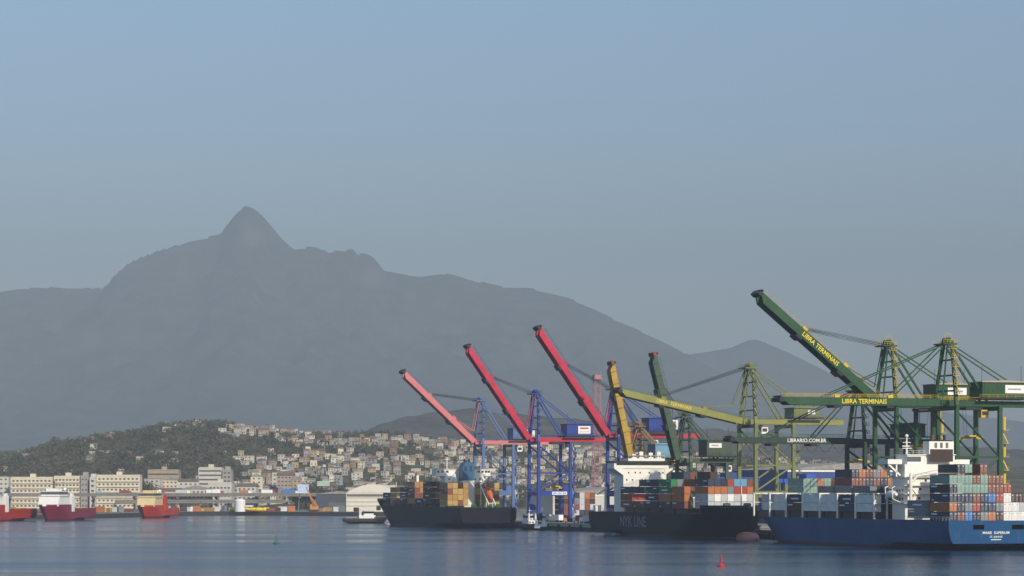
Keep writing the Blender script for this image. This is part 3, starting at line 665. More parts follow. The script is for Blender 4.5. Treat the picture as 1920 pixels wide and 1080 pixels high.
# ------------------------------------------------------------------ blue ship (nearest)
hb_blue = paint('hull_blue', (0.007,0.066,0.175), spec=0.2, rough=0.55, var=0.2, scale=0.12, rust=0.5)
TC = -15.6
S0 = -14.0
root = thing('container_ship', 'blue-hulled container ship with white bridge, moored nearest', 'ship', Q(S0, TC, 0), TH)
LB, BB, ZD = 154.0, 27.2, 8.7
h_, hbf = hull(root, LB, BB, ZD, 2.0, [hb_blue, boot, hb_blue, deck_m], rake=10, fore=(15,2.4))
for x0, x1 in ((-5.6,-2.0),(7.2,11.2)):
    MB().box(x0,x1,-0.05,0.3,6.2,7.5).build('mooring_port', paint('opening_shade', (0.004,0.003,0.003), rough=1.0, spec=0.0), root)  # flat near-black panel, shade inside the port put into its colour
    MB().box(x0-0.1,x1+0.1,-0.09,-0.052,7.52,7.66).box(x0-0.1,x1+0.1,-0.09,-0.052,6.04,6.18).build('mooring_port_frame', hb_blue, root)
text('MARE  SUPERUM', 1.05, letter_w, root, (1.9,-0.06,5.15), (R(90),0,0), sx=1.15)
text("ST. JOHN'S", 0.8, letter_w, root, (1.9,-0.06,3.95), (R(90),0,0), sx=1.1)
MB().box(0.2,3.6,-0.08,-0.03,3.05,3.25).build('draught_mark', letter_w, root)
for k in range(7): MB().box(-11.4,11.4,50.2+k*12.95,61.6+k*12.95,ZD+0.01,10.9).build('hatch_coaming', paint('coaming_dark', (0.05,0.03,0.03)), root)
# white lashing bridges between the bays
for k in range(8):
    y = 49.35+k*12.95; n = 3 if k in (0,7) else 2
    lb = MB()
    for x in (-13.0,-8.6,-4.3,0,4.3,8.6,13.0): lb.box(x-0.22,x+0.22,y-0.3,y+0.3,ZD+0.01,16.4)
    lb.box(-13.4,13.4,y-0.45,y+0.45,16.41,16.75).box(-13.4,13.4,y-0.4,y+0.4,13.4,13.6)
    lb.build('lashing_bridge', wash, root)
# accommodation block (front at y=45, aft face at y=36)
AY0, AY1 = 36.0, 44.5
acc = MB().box(-9.2,10.4,AY0,AY1,ZD+0.01,21.5).box(-9.0,9.6,AY0+0.6,AY1,21.5,25.6).build('accommodation', wash, root)
for z in (13.6,16.4,19.0,21.55):
    MB().box(-9.9,11.0,AY0-1.0,AY1+0.4,z,z+0.18).build('deck_edge', wash, acc)
windows(acc, [-7.2,-4.1,0.8,4.6,7.9], AY0, 18.0, 0.7, 0.7, GL); windows(acc, [-7.4,-4.4,5.6], AY0, 15.2, 0.7, 0.7, GL); windows(acc, [-6.9,-2.2,3.1,8.2], AY0, 20.6, 0.7, 0.7, GL)
for z, ya in ((15.0,AY0),(17.6,AY0)):
    me = MB().box(-0.04,0.04,-0.4,0.4,-0.4,0.4).mesh('window'); me.materials.append(GL)
    for yy in (AY0+1.6, AY0+3.4, AY0+5.2): link(me, 'window', acc, (-9.22, yy, z))
br = MB().box(-7.8,8.4,AY0+1.2,AY1+0.6,25.62,28.4).build('bridge', wash, root)
MB().box(-7.9,-3.2,AY0+1.12,AY0+1.18,26.4,27.9).build('bridge_window', paint('grey_glass', (0.10,0.11,0.13), rough=0.2), br)
MB().box(-7.9,8.5,AY1+0.62,AY1+0.68,26.4,27.9).build('bridge_window', GL, br)
MB().box(-8.1,8.7,AY0+0.9,AY1+0.9,28.42,28.66).build('bridge_roof', wash, br)
for sg in (-1,1):
    wg = MB().box(*(sorted((sg*9.2,sg*14.0))),AY0+2,AY1,25.62,25.9)
    x0, x1 = sorted((sg*9.2,sg*14.0))
    wg.box(x0,x1,AY0+2,AY0+2.12,25.9,27.1).box(x0,x1,AY1-0.12,AY1,25.9,27.1)
    xe = sg*14.0; wg.box(min(xe,xe-0.12*sg),max(xe,xe-0.12*sg),AY0+2.12,AY1-0.12,25.9,27.1)
    wo_ = wg.build('bridge_wing', wash, root)
    for yy in (AY0+2.5, AY1-0.5):
        MB().beam((sg*13.6,yy,25.55),(sg*9.6,yy,22.2),0.45,0.55).build('wing_strut', wash, wo_)
        MB().beam((sg*10.9,yy,25.55),(sg*10.9,yy,21.75),0.45,0.45).build('wing_strut', wash, wo_)
fun = MB().box(-1.2,7.2,AY0-0.4,AY0+3.6,28.67,32.6).box(-0.6,6.6,AY0-0.2,AY0+3.4,32.6,33.0,1).build('funnel', [wash, black], root)
MB().box(-0.9,6.9,AY0-0.48,AY0-0.41,26.4,30.2).build('funnel_band', paint('funnel_brown', (0.045,0.022,0.018)), fun)
for k in range(3): MB().box(0.6+k*1.9,1.5+k*1.9,AY0-0.47,AY0-0.405,30.6,32.2).build('funnel_vent', paint('vent_grey', (0.16,0.15,0.13)), fun)
for k in range(3): MB().tube((1+k*2,AY0+1.6,33.0),(1+k*2,AY0+1.6,34.6),0.45,n=10).build('exhaust_pipe', rust_tip if k == 0 else black, fun)
ms = MB().tube((-6.6,AY0+4,28.66),(-6.6,AY0+4,33.8),0.34,0.22,n=8).box(-8.2,-5.0,AY0+3.7,AY0+4.3,30.4,30.6).box(-7.9,-5.3,AY0+3.8,AY0+4.2,32.2,32.4).box(-8.4,-5.9,AY0+3.3,AY0+3.6,31.0,31.3)
ms.lathe([(0.05,0),(0.5,0.25),(0.55,0.6),(0.3,0.95),(0.02,1.05)], (-6.6,AY0+4,33.8), n=10).build('radar_mast', wash, root)
MB().tube((4.6,AY1-1,28.66),(4.6,AY1-1,31.4),0.12,n=6).build('whip_antenna', wash, root)
# provision crane and stair on the aft face
pc = MB().tube((-8.4,AY0-2.2,13.8),(-8.4,AY0-2.2,22.6),0.5,n=10).tube((-8.4,AY0-2.2,22.4),(2.4,AY0-2.0,24.3),0.42,0.25,n=8).tube((-8.4,AY0-2.2,19.8),(-4.6,AY0-2.1,23.0),0.18,n=6)
pc.build('provision_crane', wash, root)
st = MB()
for k in range(3):
    z = 13.8+k*2.75; st.beam((-8.6+(k%2)*2.4,AY0-1.2,z),(-6.2-(k%2)*2.4,AY0-1.2,z+2.75),0.8,0.14)
st.build('outside_stair', wash, root)
lfb = MB(); n = 10
for k in range(n):
    a0, a1 = k/n, (k+1)/n; r0 = 1.25*math.sin(math.pi*min(0.96,max(0.04,a0)))**0.5; r1 = 1.25*math.sin(math.pi*min(0.96,max(0.04,a1)))**0.5
    lfb.tube((-11.6,AY0+1+a0*6.6,16.4),(-11.6,AY0+1+a1*6.6,16.4),r0,r1,n=10)
lfb.build('lifeboat', wash, root)
dv = MB()
for yy in (AY0+2, AY0+6.6): dv.path([(-9.95,yy,14.0),(-12.4,yy,15.0),(-12.6,yy,18.4),(-11.6,yy,18.8)], 0.16)
dv.build('lifeboat_davit', wash, root)
rail_run(root, [(-13.3,0.3,ZD),(-13.3,12,ZD),(-13.3,34,ZD)], wash); rail_run(root, [(-9.8,AY0-0.9,21.73),(10.9,AY0-0.9,21.73)], wash); rail_run(root, [(-7.9,AY0+1.0,28.66),(-2,AY0+1.0,28.66)], wash)
for sg in (-1,1):
    wn = MB().tube((sg*4-1.2,LB-9,ZD+3.6),(sg*4+1.2,LB-9,ZD+3.6),0.9,n=12).box(sg*4-1.5,sg*4+1.5,LB-10.2,LB-7.8,ZD+2.41,ZD+2.9).build('windlass', paint('deck_gear', (0.06,0.08,0.07)), root)
MB().tube((0,LB-7,ZD+2.4),(0,LB-7,ZD+11.5),0.3,0.16,n=8).box(-1.4,1.4,LB-7.2,LB-6.8,ZD+8.8,ZD+9.0).build('foremast', wash, root)
fB = ship_frame(Q(S0, TC, 0), TH)
aft = [['dark blue','rust brown','blue','navy','grey','orange','dark brown','white','white','white'],
       ['orange','dark blue','grey','red','dark blue','dark blue','grey','white','white','pale grey'],
       ['dark blue','navy','dark blue','rust brown','dark blue','blue','red','white','dark brown','dark brown'],
       ['navy','pale green','pale green','pale green','pale green','rust brown','rust brown','red','',''],
       ['pale green','pale green','pale green','rust brown','pale green','rust brown','rust brown','','',''],
       ['','','','','','','','','','']]
bays = [dict(y=1.2, n=10, h=[5,5,5,5,5,5,5,4,3,3], z=ZD+0.05, name='sternmost bay', flip=1, col=lambda c,k: aft[k][c]),
        dict(y=15.4, n=10, h=[2,2,2,4,6,6,5,6,4,3], z=ZD+0.05+0.6, name='bay behind bridge', flip=1,
             col=lambda c,k: 'grey' if c < 3 else ('pale green' if (c,k)==(5,5) else 'navy' if (c,k)==(4,5) else 'rust brown'))]
whites = rc(('white',9),('pale grey',4)); mixed = rc(('dark blue',4),('rust brown',3),('orange',3),('grey',3),('navy',2),('red',1),('pale green',1))
dk = rc(('navy',4),('dark blue',3),('dark brown',2))
fw = []
inner = {0:2,1:3,2:5,3:3,4:2,5:4,6:2}
for k in range(7):
    n = 10 if k < 5 else (9 if k == 5 else 8)
    ih = inner[k]; hh = [2,2] + [ih]*(n-2)
    if k == 2: hh = [2,2,5,5,5,5,5,4,3,3]
    if k == 5: hh = [2,2,4,4,4,4,4,3,2]
    if k in (3,): hh[0] = 2
    def cf(c, t, k=k):
        if c == 0: return whites(c,t) if k not in (1,4) else dk(c,t)
        if k == 5: return ['navy','navy','pale green','pale green'][t] if c < 4 or t == 2 else ('orange' if (c+t) % 2 else 'pale green')
        if k == 2 and c == 2: return ['navy','navy','grey','rust brown','dark blue'][t]
        return mixed(c,t)
    fw.append(dict(y=50.0+k*12.95, n=n, h=hh, z=10.92, name='bay %s ahead of bridge' % NUM[k], flip=1, col=cf))
stack_bays(fB, bays, 'blue ship', 'containers on the blue ship', 0, True, doors=(0,1))
stack_bays(fB, fw, 'blue ship', 'containers on the blue ship', 0, True, doors=(2,5))

# ------------------------------------------------------------------ navy ship in the middle, bow towards the camera
hb_navy = paint('hull_navy', (0.004,0.005,0.010), spec=0.15, rough=0.6, var=0.3, scale=0.12, rust=0.12)
navy_boot = paint('boot_dark', (0.03,0.014,0.02), rough=0.7, var=0.4, scale=0.2)
LN, BN, ZN = 128.0, 26.6, 9.2
rootN = thing('container_ship', 'dark navy container ship with grey hull lettering, bow towards the blue ship', 'ship', Q(158+LN, TC, 0), TH+math.pi)
hull(rootN, LN, BN, ZN, 2.2, [hb_navy, navy_boot, hb_navy, deck_m], rake=7, fore=(15,2.0), entry=(40,17))
MB().box(-8.6,8.6,LN-15.8,LN-15.4,ZN+0.01,ZN+2.6).build('breakwater', paint('breakwater_grey', (0.12,0.13,0.12)), rootN)
bulb = MB().lathe([(0.05,-4.6),(1.3,-3.8),(2.0,-2.0),(2.2,0.5),(2.2,9)], n=14)
bulb.build('bulbous_bow', paint('antifouling_pink', (0.75,0.28,0.22), rough=0.6), rootN, smooth=True, loc=(0,LN+1.0,0.6), rot=(R(90),0,0))
text('NYK LINE', 5.6, paint('grey_lettering', (0.20,0.21,0.24)), rootN, (BN/2+0.04, 48, 5.4), (R(90),0,R(90)), sx=1.12, name='lettering')
for k in range(6): MB().box(-11 if k < 5 else -8,11 if k < 5 else 8,33.4+k*12.95,44.6+k*12.95,ZN+0.01,10.9).build('hatch_coaming', paint('coaming_dark', (0.05,0.03,0.03)), rootN)
NY0, NY1 = 16.0, 26.0
acc = MB().box(-9.4,8.6,NY0,NY1,ZN+0.01,26.0).build('accommodation', wash, rootN)
MB().box(-12.6,12.6,NY0+3,NY1+0.3,26.02,28.3).prism([(-12.6,26.0),(-8.6,26.0),(-8.6,23.4)],NY0+3.4,NY1+0.25).prism([(12.6,26.0),(8.7,26.0),(8.7,23.4)],NY0+3.4,NY1+0.25).build('bridge', wash, rootN)
MB().box(-13.0,13.0,NY0+2.6,NY1+0.9,28.32,28.95).build('bridge_roof', black, rootN)
MB().box(-11.6,11.6,NY1+0.31,NY1+0.36,27.3,28.2).build('bridge_window', GL, rootN)
MB().box(-9.0,6.4,NY0+3.4,NY1-0.4,28.96,30.0).build('compass_deck', wash, rootN)
rail_run(rootN, [(-9,NY1-0.4,30.0),(6.4,NY1-0.4,30.0)], wash)
for i, (x, z0, z1) in enumerate(((-6.8,30.0,32.6),(-3.4,30.0,32.2),(0.6,30.0,32.6),(3.6,30.0,31.6))):
    MB().box(x-0.9,x+0.9,NY1-2.2,NY1-1.0,z0,z0+0.5).box(x-0.8,x+0.8,NY1-2.0,NY1-1.2,z0+1.2,z1).tube((x,NY1-1.6,z0),(x,NY1-1.6,z1+0.3),0.12,n=6).build('antenna_rack', wash, rootN)
windows(acc, [-8.0,-6.4,-2.2,1.6,3.6,6.4], NY1, 24.4, 0.55, 0.6, GL, 1); windows(acc, [-7.2,-5.8,-0.6,0.8,4.8,7.2], NY1, 21.6, 0.55, 0.6, GL, 1); windows(acc, [-7.0,-4.0,2.0,5.0], NY1, 18.8, 0.55, 0.6, GL, 1)
MB().tube((-1.2,NY1-3,30.0),(-1.2,NY1-3,37.6),0.3,0.15,n=8).box(-3.0,0.6,NY1-3.2,NY1-2.8,35.6,35.8).box(-2.4,0.0,NY1-3.2,NY1-2.8,33.4,33.6).build('radar_mast', paint('mast_dark', (0.05,0.05,0.05)), rootN)
MB().box(-4,3,9.5,15.5,ZN+0.01,30.5).box(-3.4,2.4,10,15,30.5,31.2).build('funnel', paint('funnel_dark', (0.03,0.03,0.04)), rootN)
MB().tube((8.0,5,ZN),(8.0,5,ZN+9.5),0.55,n=8).tube((8.0,5,ZN+9),(12.4,7.5,ZN+6.6),0.4,0.25,n=8).box(10.6,13.0,4.4,7.0,ZN+0.02,ZN+2.4).build('stern_crane', wash, rootN)
rail_run(rootN, [(13.0,2,ZN),(13.0,40,ZN)], wash)
MB().tube((0,LN-8,ZN+2),(0,LN-8,ZN+10),0.25,0.14,n=8).build('foremast', wash, rootN)
for sg in (-1,1): MB().tube((sg*4-1.2,LN-12,ZN+3.0),(sg*4+1.2,LN-12,ZN+3.0),0.8,n=12).box(sg*4-1.5,sg*4+1.5,LN-13.2,LN-10.8,ZN+2.01,ZN+2.5).build('windlass', paint('deck_gear', (0.06,0.08,0.07)), rootN)
fN = ship_frame(Q(158+LN, TC, 0), TH+math.pi)
# in this frame the seaward side is +x and the camera side is +y, so containers are turned about
fN2 = lambda x, y, z: ((fN(x, y, z))[0], TH)
nb = []
front = [['pale grey']*9, ['white' if c % 2 else 'pale grey' for c in range(9)], ['orange','orange','orange','grey','red','red','orange','orange','red'], ['dark blue','dark blue','navy','red','light blue','light blue','rust brown','red','orange']]
nav = rc(('navy',6),('dark blue',5),('grey',3),('dark brown',4),('rust brown',4),('green',2),('red',2),('orange',1))
hs_n = [[4]*7, [3,3,4,4,5,4,4,4,4,4], [4,4,5,5,4,4,4,4,4,4], [4,4,4,4,5,4,4,4,4,4], [1,1,1,1,1,2,2,2,2,2], [3,3,3,4,3,3,3,4,4,4]]
def navc(k):
    def f(c, t):
        if k == 0: return front[t][c]
        if k == 1 and c == 0: return ['rust brown','orange','orange'][t]
        if k == 1 and c == 1: return ['orange','white','white'][t]
        if k == 5 and t < 3: return [['rust brown','red','dark blue'],['red','red','navy'],['red','red','light blue'],['green','pale green','rust brown']][min(c,3)][t]
        if k == 2: return 'green' if (c == 0 and t in (2,3)) else nav(c,t)
        if k == 3: return 'navy' if c == 0 else nav(c,t)
        if k == 4 and c == 0: return ['rust brown','red','light blue'][t]
        return nav(c,t)
    return f
for k in range(6):
    y = LN - 17.5 - 12.2 - k*12.95; n = 7 if k == 0 else 10
    nb.append(dict(y=y+12.2, n=n, h=hs_n[k], z=10.92, name='bay %s from bow' % NUM[k], flip=-1 if False else 1, col=navc(k)))
# seaward = +x here
for b in nb: b['flip'] = -1
stack_bays(fN2, nb, 'navy ship', 'containers on the navy ship', 0, True)

# ------------------------------------------------------------------ dark ship at the far left of the quay
hb_dark = paint('hull_black', (0.005,0.005,0.009), spec=0.15, rough=0.6, var=0.35, scale=0.1, rust=0.25, dirt=(0.05,0.035,0.03))
L1, B1, Z1 = 158.0, 27.0, 9.6
S1 = 452
root1 = thing('container_ship', 'black container ship with blue funnel and ochre containers', 'ship', Q(S1, TC, 0), TH)
hull(root1, L1, B1, Z1, 2.4, [hb_dark, navy_boot, hb_dark, deck_g], rake=12, fore=(18,2.6))
for k in range(7): MB().box(-11,11,50+k*12.95,61.2+k*12.95,Z1+0.01,10.9).build('hatch_coaming', paint('coaming_dark', (0.05,0.03,0.03)), root1)
acc = MB().box(-9.5,9.5,36,45,Z1+0.01,24.2).build('accommodation', wash, root1)
for z in (15.6,18.4,21.2): MB().box(-10,10,35.2,45.3,z,z+0.16).build('deck_edge', wash, acc)
windows(acc, [-7.6,-5.2,5.2,7.6], 36, 22.6, 0.7, 0.8, GL); windows(acc, [-7.6,-5.2,5.2,7.6], 36, 19.8, 0.7, 0.8, GL)
br1 = MB().box(-13.4,13.4,38,45.4,24.22,27.2).build('bridge', wash, root1)
windows(br1, [-12.4,-10.4,-8.0,7.6,9.4,11.2,12.6], 38, 26.2, 1.2, 0.9, GL)
MB().box(-13.7,13.7,37.6,45.8,27.22,27.5).build('bridge_roof', wash, br1)
for sg in (-1,1): MB().beam((sg*12.8,39,24.2),(sg*9.6,39,21.6),0.4,0.5).build('wing_strut', wash, br1)
fun = MB().prism([(-3.2,Z1+0.01),(2.2,Z1+0.01),(2.2,22.0),(-3.2,22.0)], 28.5, 34.5).build('engine_casing', wash, root1)
fb = paint('funnel_blue', (0.025,0.11,0.21), rough=0.5)
fu = MB().prism([(-3.3,22.02),(2.3,22.02),(2.3,28.6),(1.7,30.6),(-2.2,30.6),(-3.6,28.0)], 28.4, 34.6).build('funnel', fb, root1)
for x in (-2.0, 0.6): MB().box(x-0.5,x+0.5,28.3,28.38,26.6,28.8).build('funnel_vent', paint('vent_navy', (0.012,0.03,0.08)), fu)
for x in (-1.6, 0.6): MB().tube((x,31.5,30.6),(x,31.5,32.2),0.5,n=10).build('exhaust_pipe', black, fu)
MB().tube((-7.5,40,27.5),(-7.5,40,33.0),0.25,n=8).box(-9.4,-5.6,39.8,40.2,30.2,30.4).box(-8.8,-6.2,39.8,40.2,31.8,32.0).build('radar_mast', wash, root1)
MB().tube((-4.9,37,24.2),(-4.9,33.6,20.6),1.3,1.2,n=10).build('ventilator', wash, root1)
# free-fall lifeboat on its slip
sl = MB()
for x in (4.0, 7.2): sl.beam((x,12,Z1+1.0),(x,25,20.5),0.4,0.6).beam((x,24,Z1),(x,24,19.6),0.4,0.4).beam((x,16,Z1),(x,16,12.8),0.35,0.35)
for k in range(4): sl.box(4.0,7.2,13.5+k*3.4,13.9+k*3.4,11.3+k*3.0,11.6+k*3.0)
sl.build('lifeboat_slip', wash, root1)
lfb = MB(); n = 10
P0, P1 = Vector((5.6,12.6,13.2)), Vector((5.6,19.5,18.8))
for k in range(n):
    a0, a1 = k/n, (k+1)/n; r0 = 1.5*math.sin(math.pi*min(0.95,max(0.05,a0)))**0.5; r1 = 1.5*math.sin(math.pi*min(0.95,max(0.05,a1)))**0.5
    lfb.tube(P0.lerp(P1,a0), P0.lerp(P1,a1), r0, r1, n=10)
lfb.build('lifeboat', paint('lifeboat_orange', (0.62,0.13,0.02)), root1)
rail_run(root1, [(-13.2,0.4,Z1),(13.2,0.4,Z1)], deck_g); rail_run(root1, [(-13.2,0.4,Z1),(-13.2,26,Z1)], deck_g)
for x in (-6,6): MB().tube((x-1,4,Z1+0.9),(x+1,4,Z1+0.9),0.7,n=12).box(x-1.2,x+1.2,3.2,4.8,Z1+0.01,Z1+0.4).build('mooring_winch', deck_g, root1)
MB().tube((0,L1-8,Z1+2.6),(0,L1-8,Z1+12),0.28,0.15,n=8).build('foremast', wash, root1)
MB().box(-0.6,0.6,112.3,113.3,10.95,24.8).build('deck_post', wash, root1)
for (ya, sa_, za) in ((0.6,-16,Z1),(2.0,-9,Z1),(0.4,-24,Z1)): MB().tube((12.6,ya,za+0.4),(13.9,sa_,3.3),0.09,n=4).build('mooring_line', paint('hemp_rope', (0.45,0.40,0.30)), root1)
for (ya, sa_) in ((0.6,-14),(2.0,-20)): MB().tube((-12.2,ya,ZN+0.4),(-13.6,sa_,3.3),0.09,n=4).build('mooring_line', paint('hemp_rope', (0.45,0.40,0.30)), rootN)
f1 = ship_frame(Q(S1, TC, 0), TH)
oc = rc(('ochre',6),('yellow',6),('rust brown',4),('pink red',1),('grey',1)); oc_shade = rc(('dark brown',5),('navy',4),('dark blue',2),('rust brown',2))  # second picker: darker colours standing in for shade on the seaward flank
b1 = [dict(y=22.5, n=10, h=[4,4,3,4,0,0,0,4,4,4], z=Z1+0.6, name='aftmost bay', flip=1, col=lambda c,k: oc(c,k))]
f1b = []
H1 = [4,4,4,3,3,3,2]
for k in range(7):
    n = 10 if k < 5 else 8
    hh = [H1[k]]*n
    if k == 1: hh = [1,1]+[4]*(n-2)
    if k == 4: hh = [1,1]+[3]*(n-2)
    f1b.append(dict(y=49.5+k*12.95, n=n, h=hh, z=10.92, name='bay %s ahead of bridge' % NUM[k], flip=1, col=(lambda c,k2,kk=k: oc_shade(c,k2) if c == 0 and kk not in (2,5) else oc(c,k2))))
stack_bays(f1, b1, 'black ship', 'containers on the black ship', 0, True)
stack_bays(f1, f1b, 'black ship', 'containers on the black ship', 0, True)

# ------------------------------------------------------------------ containers stacked in the yard
fq = ship_frame(Q(0,0,0), TH)
yard = rc(('dark brown',4),('rust brown',4),('grey',3),('orange',2),('blue',1),('pale grey',3),('dark blue',2))
for blk, (s0, t0, nr, nc, hh) in enumerate(((446,20,1,6,5),(396,26,1,3,3))):
    for i in range(nr):
        for j in range(nc):
            for k in range(hh):
                if not (i == 0 or j == 0 or k == hh-1): continue
                c = yard(j, k)
                container(fq, t0+j*2.6, s0+i*12.6, ZQ+0.01+k*2.70, c, '%s container in quayside yard stack %s, tier %s, row %s, line %s' % (c, NUM[blk], NUM[k], NUM[j], NUM[i]), 'containers stacked in the yard')
print('containers', NCONT[0])
# ------------------------------------------------------------------ supply vessels on the far left quay
def supply_vessel(label, px, D, head, hull_m, side_m, top_m, L=68, B=16.5, zd=5.0, fore_h=3.2, gear=True, mast_m=None):
    root = thing('supply_vessel', label, 'ship', (wx(px, D), D, 0), R(head), 'supply vessels at the far quay')
    hull(root, L, B, zd, 1.4, [hull_m, boot, hull_m, deck_g], rake=6, fore=(30, fore_h), entry=(24,13))
    z = zd + fore_h
    acc = MB().prism([(L-26,z),(L-6.5,z),(L-9.5,z+5.6),(L-25,z+5.6)], -B/2+0.7, B/2-0.7, axis='x').build('accommodation', top_m, root)
    MB().box(-B/2+0.2,B/2-0.2,L-25.4,L-9.0,z+5.62,z+5.9).build('bridge_deck', top_m, root)
    br = MB().prism([(-B/2+1.2,z+5.9),(B/2-1.2,z+5.9),(B/2-0.7,z+8.3),(-B/2+0.7,z+8.3)], L-23, L-10.5).build('bridge', top_m, root)
    MB().prism([(-B/2+0.95,z+6.7),(B/2-0.95,z+6.7),(B/2-0.68,z+7.8),(-B/2+0.68,z+7.8)], L-23.08, L-10.42).build('bridge_window', GL, br)
    MB().box(-B/2+0.3,B/2-0.3,L-23.6,L-9.9,z+8.32,z+8.7).build('bridge_roof', top_m, br)
    MB().box(-3.6,3.6,L-20,L-13,z+8.72,z+10.2).build('monkey_island', top_m, root)
    MB().tube((0,L-17,z+10.2),(0,L-17,z+15.4),0.3,0.16,n=8).box(-2.4,2.4,L-17.3,L-16.7,z+12.4,z+12.7).box(-1.6,1.6,L-17.3,L-16.7,z+14.0,z+14.2).build('mast', mast_m or paint('mast_dark', (0.05,0.05,0.05)), root)
    MB().lathe([(0.1,0),(0.9,0.5),(1.0,1.1),(0.7,1.7),(0.05,2.0)], (-5.2,L-20,z+8.7), n=10).build('radome', white, root)
    for sg in (-1,1): MB().box(sg*6.0-1.1,sg*6.0+1.1,L-31,L-27,zd+0.01,z+6.0).box(sg*6-0.7,sg*6+0.7,L-30.4,L-28,z+6.0,z+7.4).build('funnel', side_m, root)
    for sg in (-1,1): MB().box(sg*B/2-0.25,sg*B/2+0.25 if False else sg*B/2-0.05*sg+0.2,1,L-31,zd+0.01,zd+1.9).build('cargo_rail', hull_m, root)
    if gear:
        MB().box(-3,1,6,14,zd+0.02,zd+2.2).build('deck_cargo', yellow, root); MB().box(2,5,9,17,zd+0.02,zd+2.6).build('deck_cargo', paint('cargo_grey', (0.25,0.24,0.2)), root)
    rail_run(root, [(-B/2+0.4,L-25.3,z+5.9),(-B/2+0.4,L-9.2,z+5.9),(B/2-0.4,L-9.2,z+5.9),(B/2-0.4,L-25.3,z+5.9)], white)
    return root
hm1 = paint('hull_crimson', (0.20,0.008,0.032), rough=0.45, var=0.15, scale=0.1); hm2 = paint('hull_vermilion', (0.48,0.035,0.012), rough=0.45, var=0.15, scale=0.1)
hm3 = paint('hull_signal_red', (0.36,0.02,0.012), rough=0.45, var=0.15, scale=0.1); cream = paint('cream_paint', (0.66,0.52,0.28), rough=0.5, var=0.1)
supply_vessel('crimson supply vessel with white bridge at the far left quay', 160, 1580, 169, hm1, white, white, B=13.5)
supply_vessel('orange-red supply vessel with cream bridge below the cream apartments', 318, 1712, 171, hm2, hm2, cream, L=60, B=12.8, zd=4.2, fore_h=2.8, gear=False)
supply_vessel('red supply vessel cut by the frame at the far left', 49, 1545, 166, hm3, white, white, L=70, B=13.5)

# ------------------------------------------------------------------ tug, launch, buoys
def tug(label, loc, rz, L, B, hullm, topm, big=True):
    root = thing('tugboat' if big else 'launch', label, 'boat', loc, rz)
    hull(root, L, B, 1.5, 0.5, [hullm, navy_boot, hullm, deck_m], rake=1.5, fore=(L*0.32, 0.8), entry=(L*0.42, L*0.3), ns=24)
    a = MB().box(-B*0.32,B*0.32,L*0.34,L*0.72,1.51,4.2).build('deckhouse', topm, root)
    windows(a, [-B*0.2,0,B*0.2], L*0.34, 3.2, 0.7, 0.7, GL)
    b = MB().prism([(-B*0.26,4.22),(B*0.26,4.22),(B*0.3,6.6),(-B*0.3,6.6)], L*0.46, L*0.68).build('wheelhouse', topm, root)
    MB().prism([(-B*0.285,5.2),(B*0.285,5.2),(B*0.302,6.2),(-B*0.302,6.2)], L*0.455, L*0.685).build('wheelhouse_window', GL, b)
    MB().box(-B*0.34,B*0.34,L*0.44,L*0.7,6.62,6.85).build('wheelhouse_roof', topm, b)
    MB().tube((0,L*0.55,6.85),(0,L*0.55,10.2),0.14,0.08,n=6).box(-1.0,1.0,L*0.54,L*0.56,8.4,8.55).build('mast', topm, root)
    for sg in (-1,1): MB().tube((sg*B*0.22,L*0.38,4.2),(sg*B*0.22,L*0.38,7.4),0.42,n=10).build('funnel', topm if big else black, root)
    MB().box(-0.6,0.6,L*0.2,L*0.28,1.51,2.6).tube((-0.7,L*0.24,2.4),(0.7,L*0.24,2.4),0.35,n=10).build('towing_bitt', black, root)
    for k in range(5):
        y = L*(0.12+0.15*k)
        for sg in (-1,1): MB().tube((sg*(B/2-0.02),y,1.0),(sg*(B/2+0.32),y,1.0),0.5,n=10).build('tyre_fender', rub, root)
    return root
tug('white tugboat with long black hull off the bow of the black ship', (wx(644,1400), 1402, 0), R(-78), 23, 7.6, black, white)
tug('stern view of a small white tug at the quay under the blue crane', Q(402,-9,0), TH+R(4), 19, 7.2, black, white)
tug('low white launch beside the small quayside tug', Q(392,-13.5,0), TH+R(-60), 7, 2.6, white, white, big=False)
def buoy(label, px, py, m, h=3.2):
    D = FPX*CAMH/(py-YH); root = thing('buoy', label, 'buoy', (wx(px,D), D, 0), 0.4); k = h/3.2
    MB().lathe([(0.3*k,-0.8*k),(1.0*k,-0.4*k),(1.1*k,0.3*k),(0.8*k,0.6*k),(0.15*k,0.75*k)], n=16).build('float', m, root)
    for i in range(3):
        a = i*2.09; MB().beam((0.6*k*math.cos(a),0.6*k*math.sin(a),0.6*k),(0.12*k*math.cos(a),0.12*k*math.sin(a),2.4*k),0.08*k).build('tower_leg', m, root)
    MB().lathe([(0.22*k,1.2*k),(0.30*k,1.25*k),(0.30*k,1.6*k),(0.2*k,1.8*k)], n=10).build('daymark', m, root)
    MB().lathe([(0.16*k,2.4*k),(0.22*k,2.5*k),(0.22*k,2.8*k),(0.04*k,3.2*k)], n=10).build('lantern', m, root)
buoy('red navigation buoy floating in front of the navy ship', 1352, 1062, paint('buoy_red', (0.55,0.02,0.015), rough=0.4), 2.7)
buoy('small green navigation buoy alone on open water', 518, 1020, paint('buoy_green', (0.01,0.14,0.07), rough=0.4), 2.9)

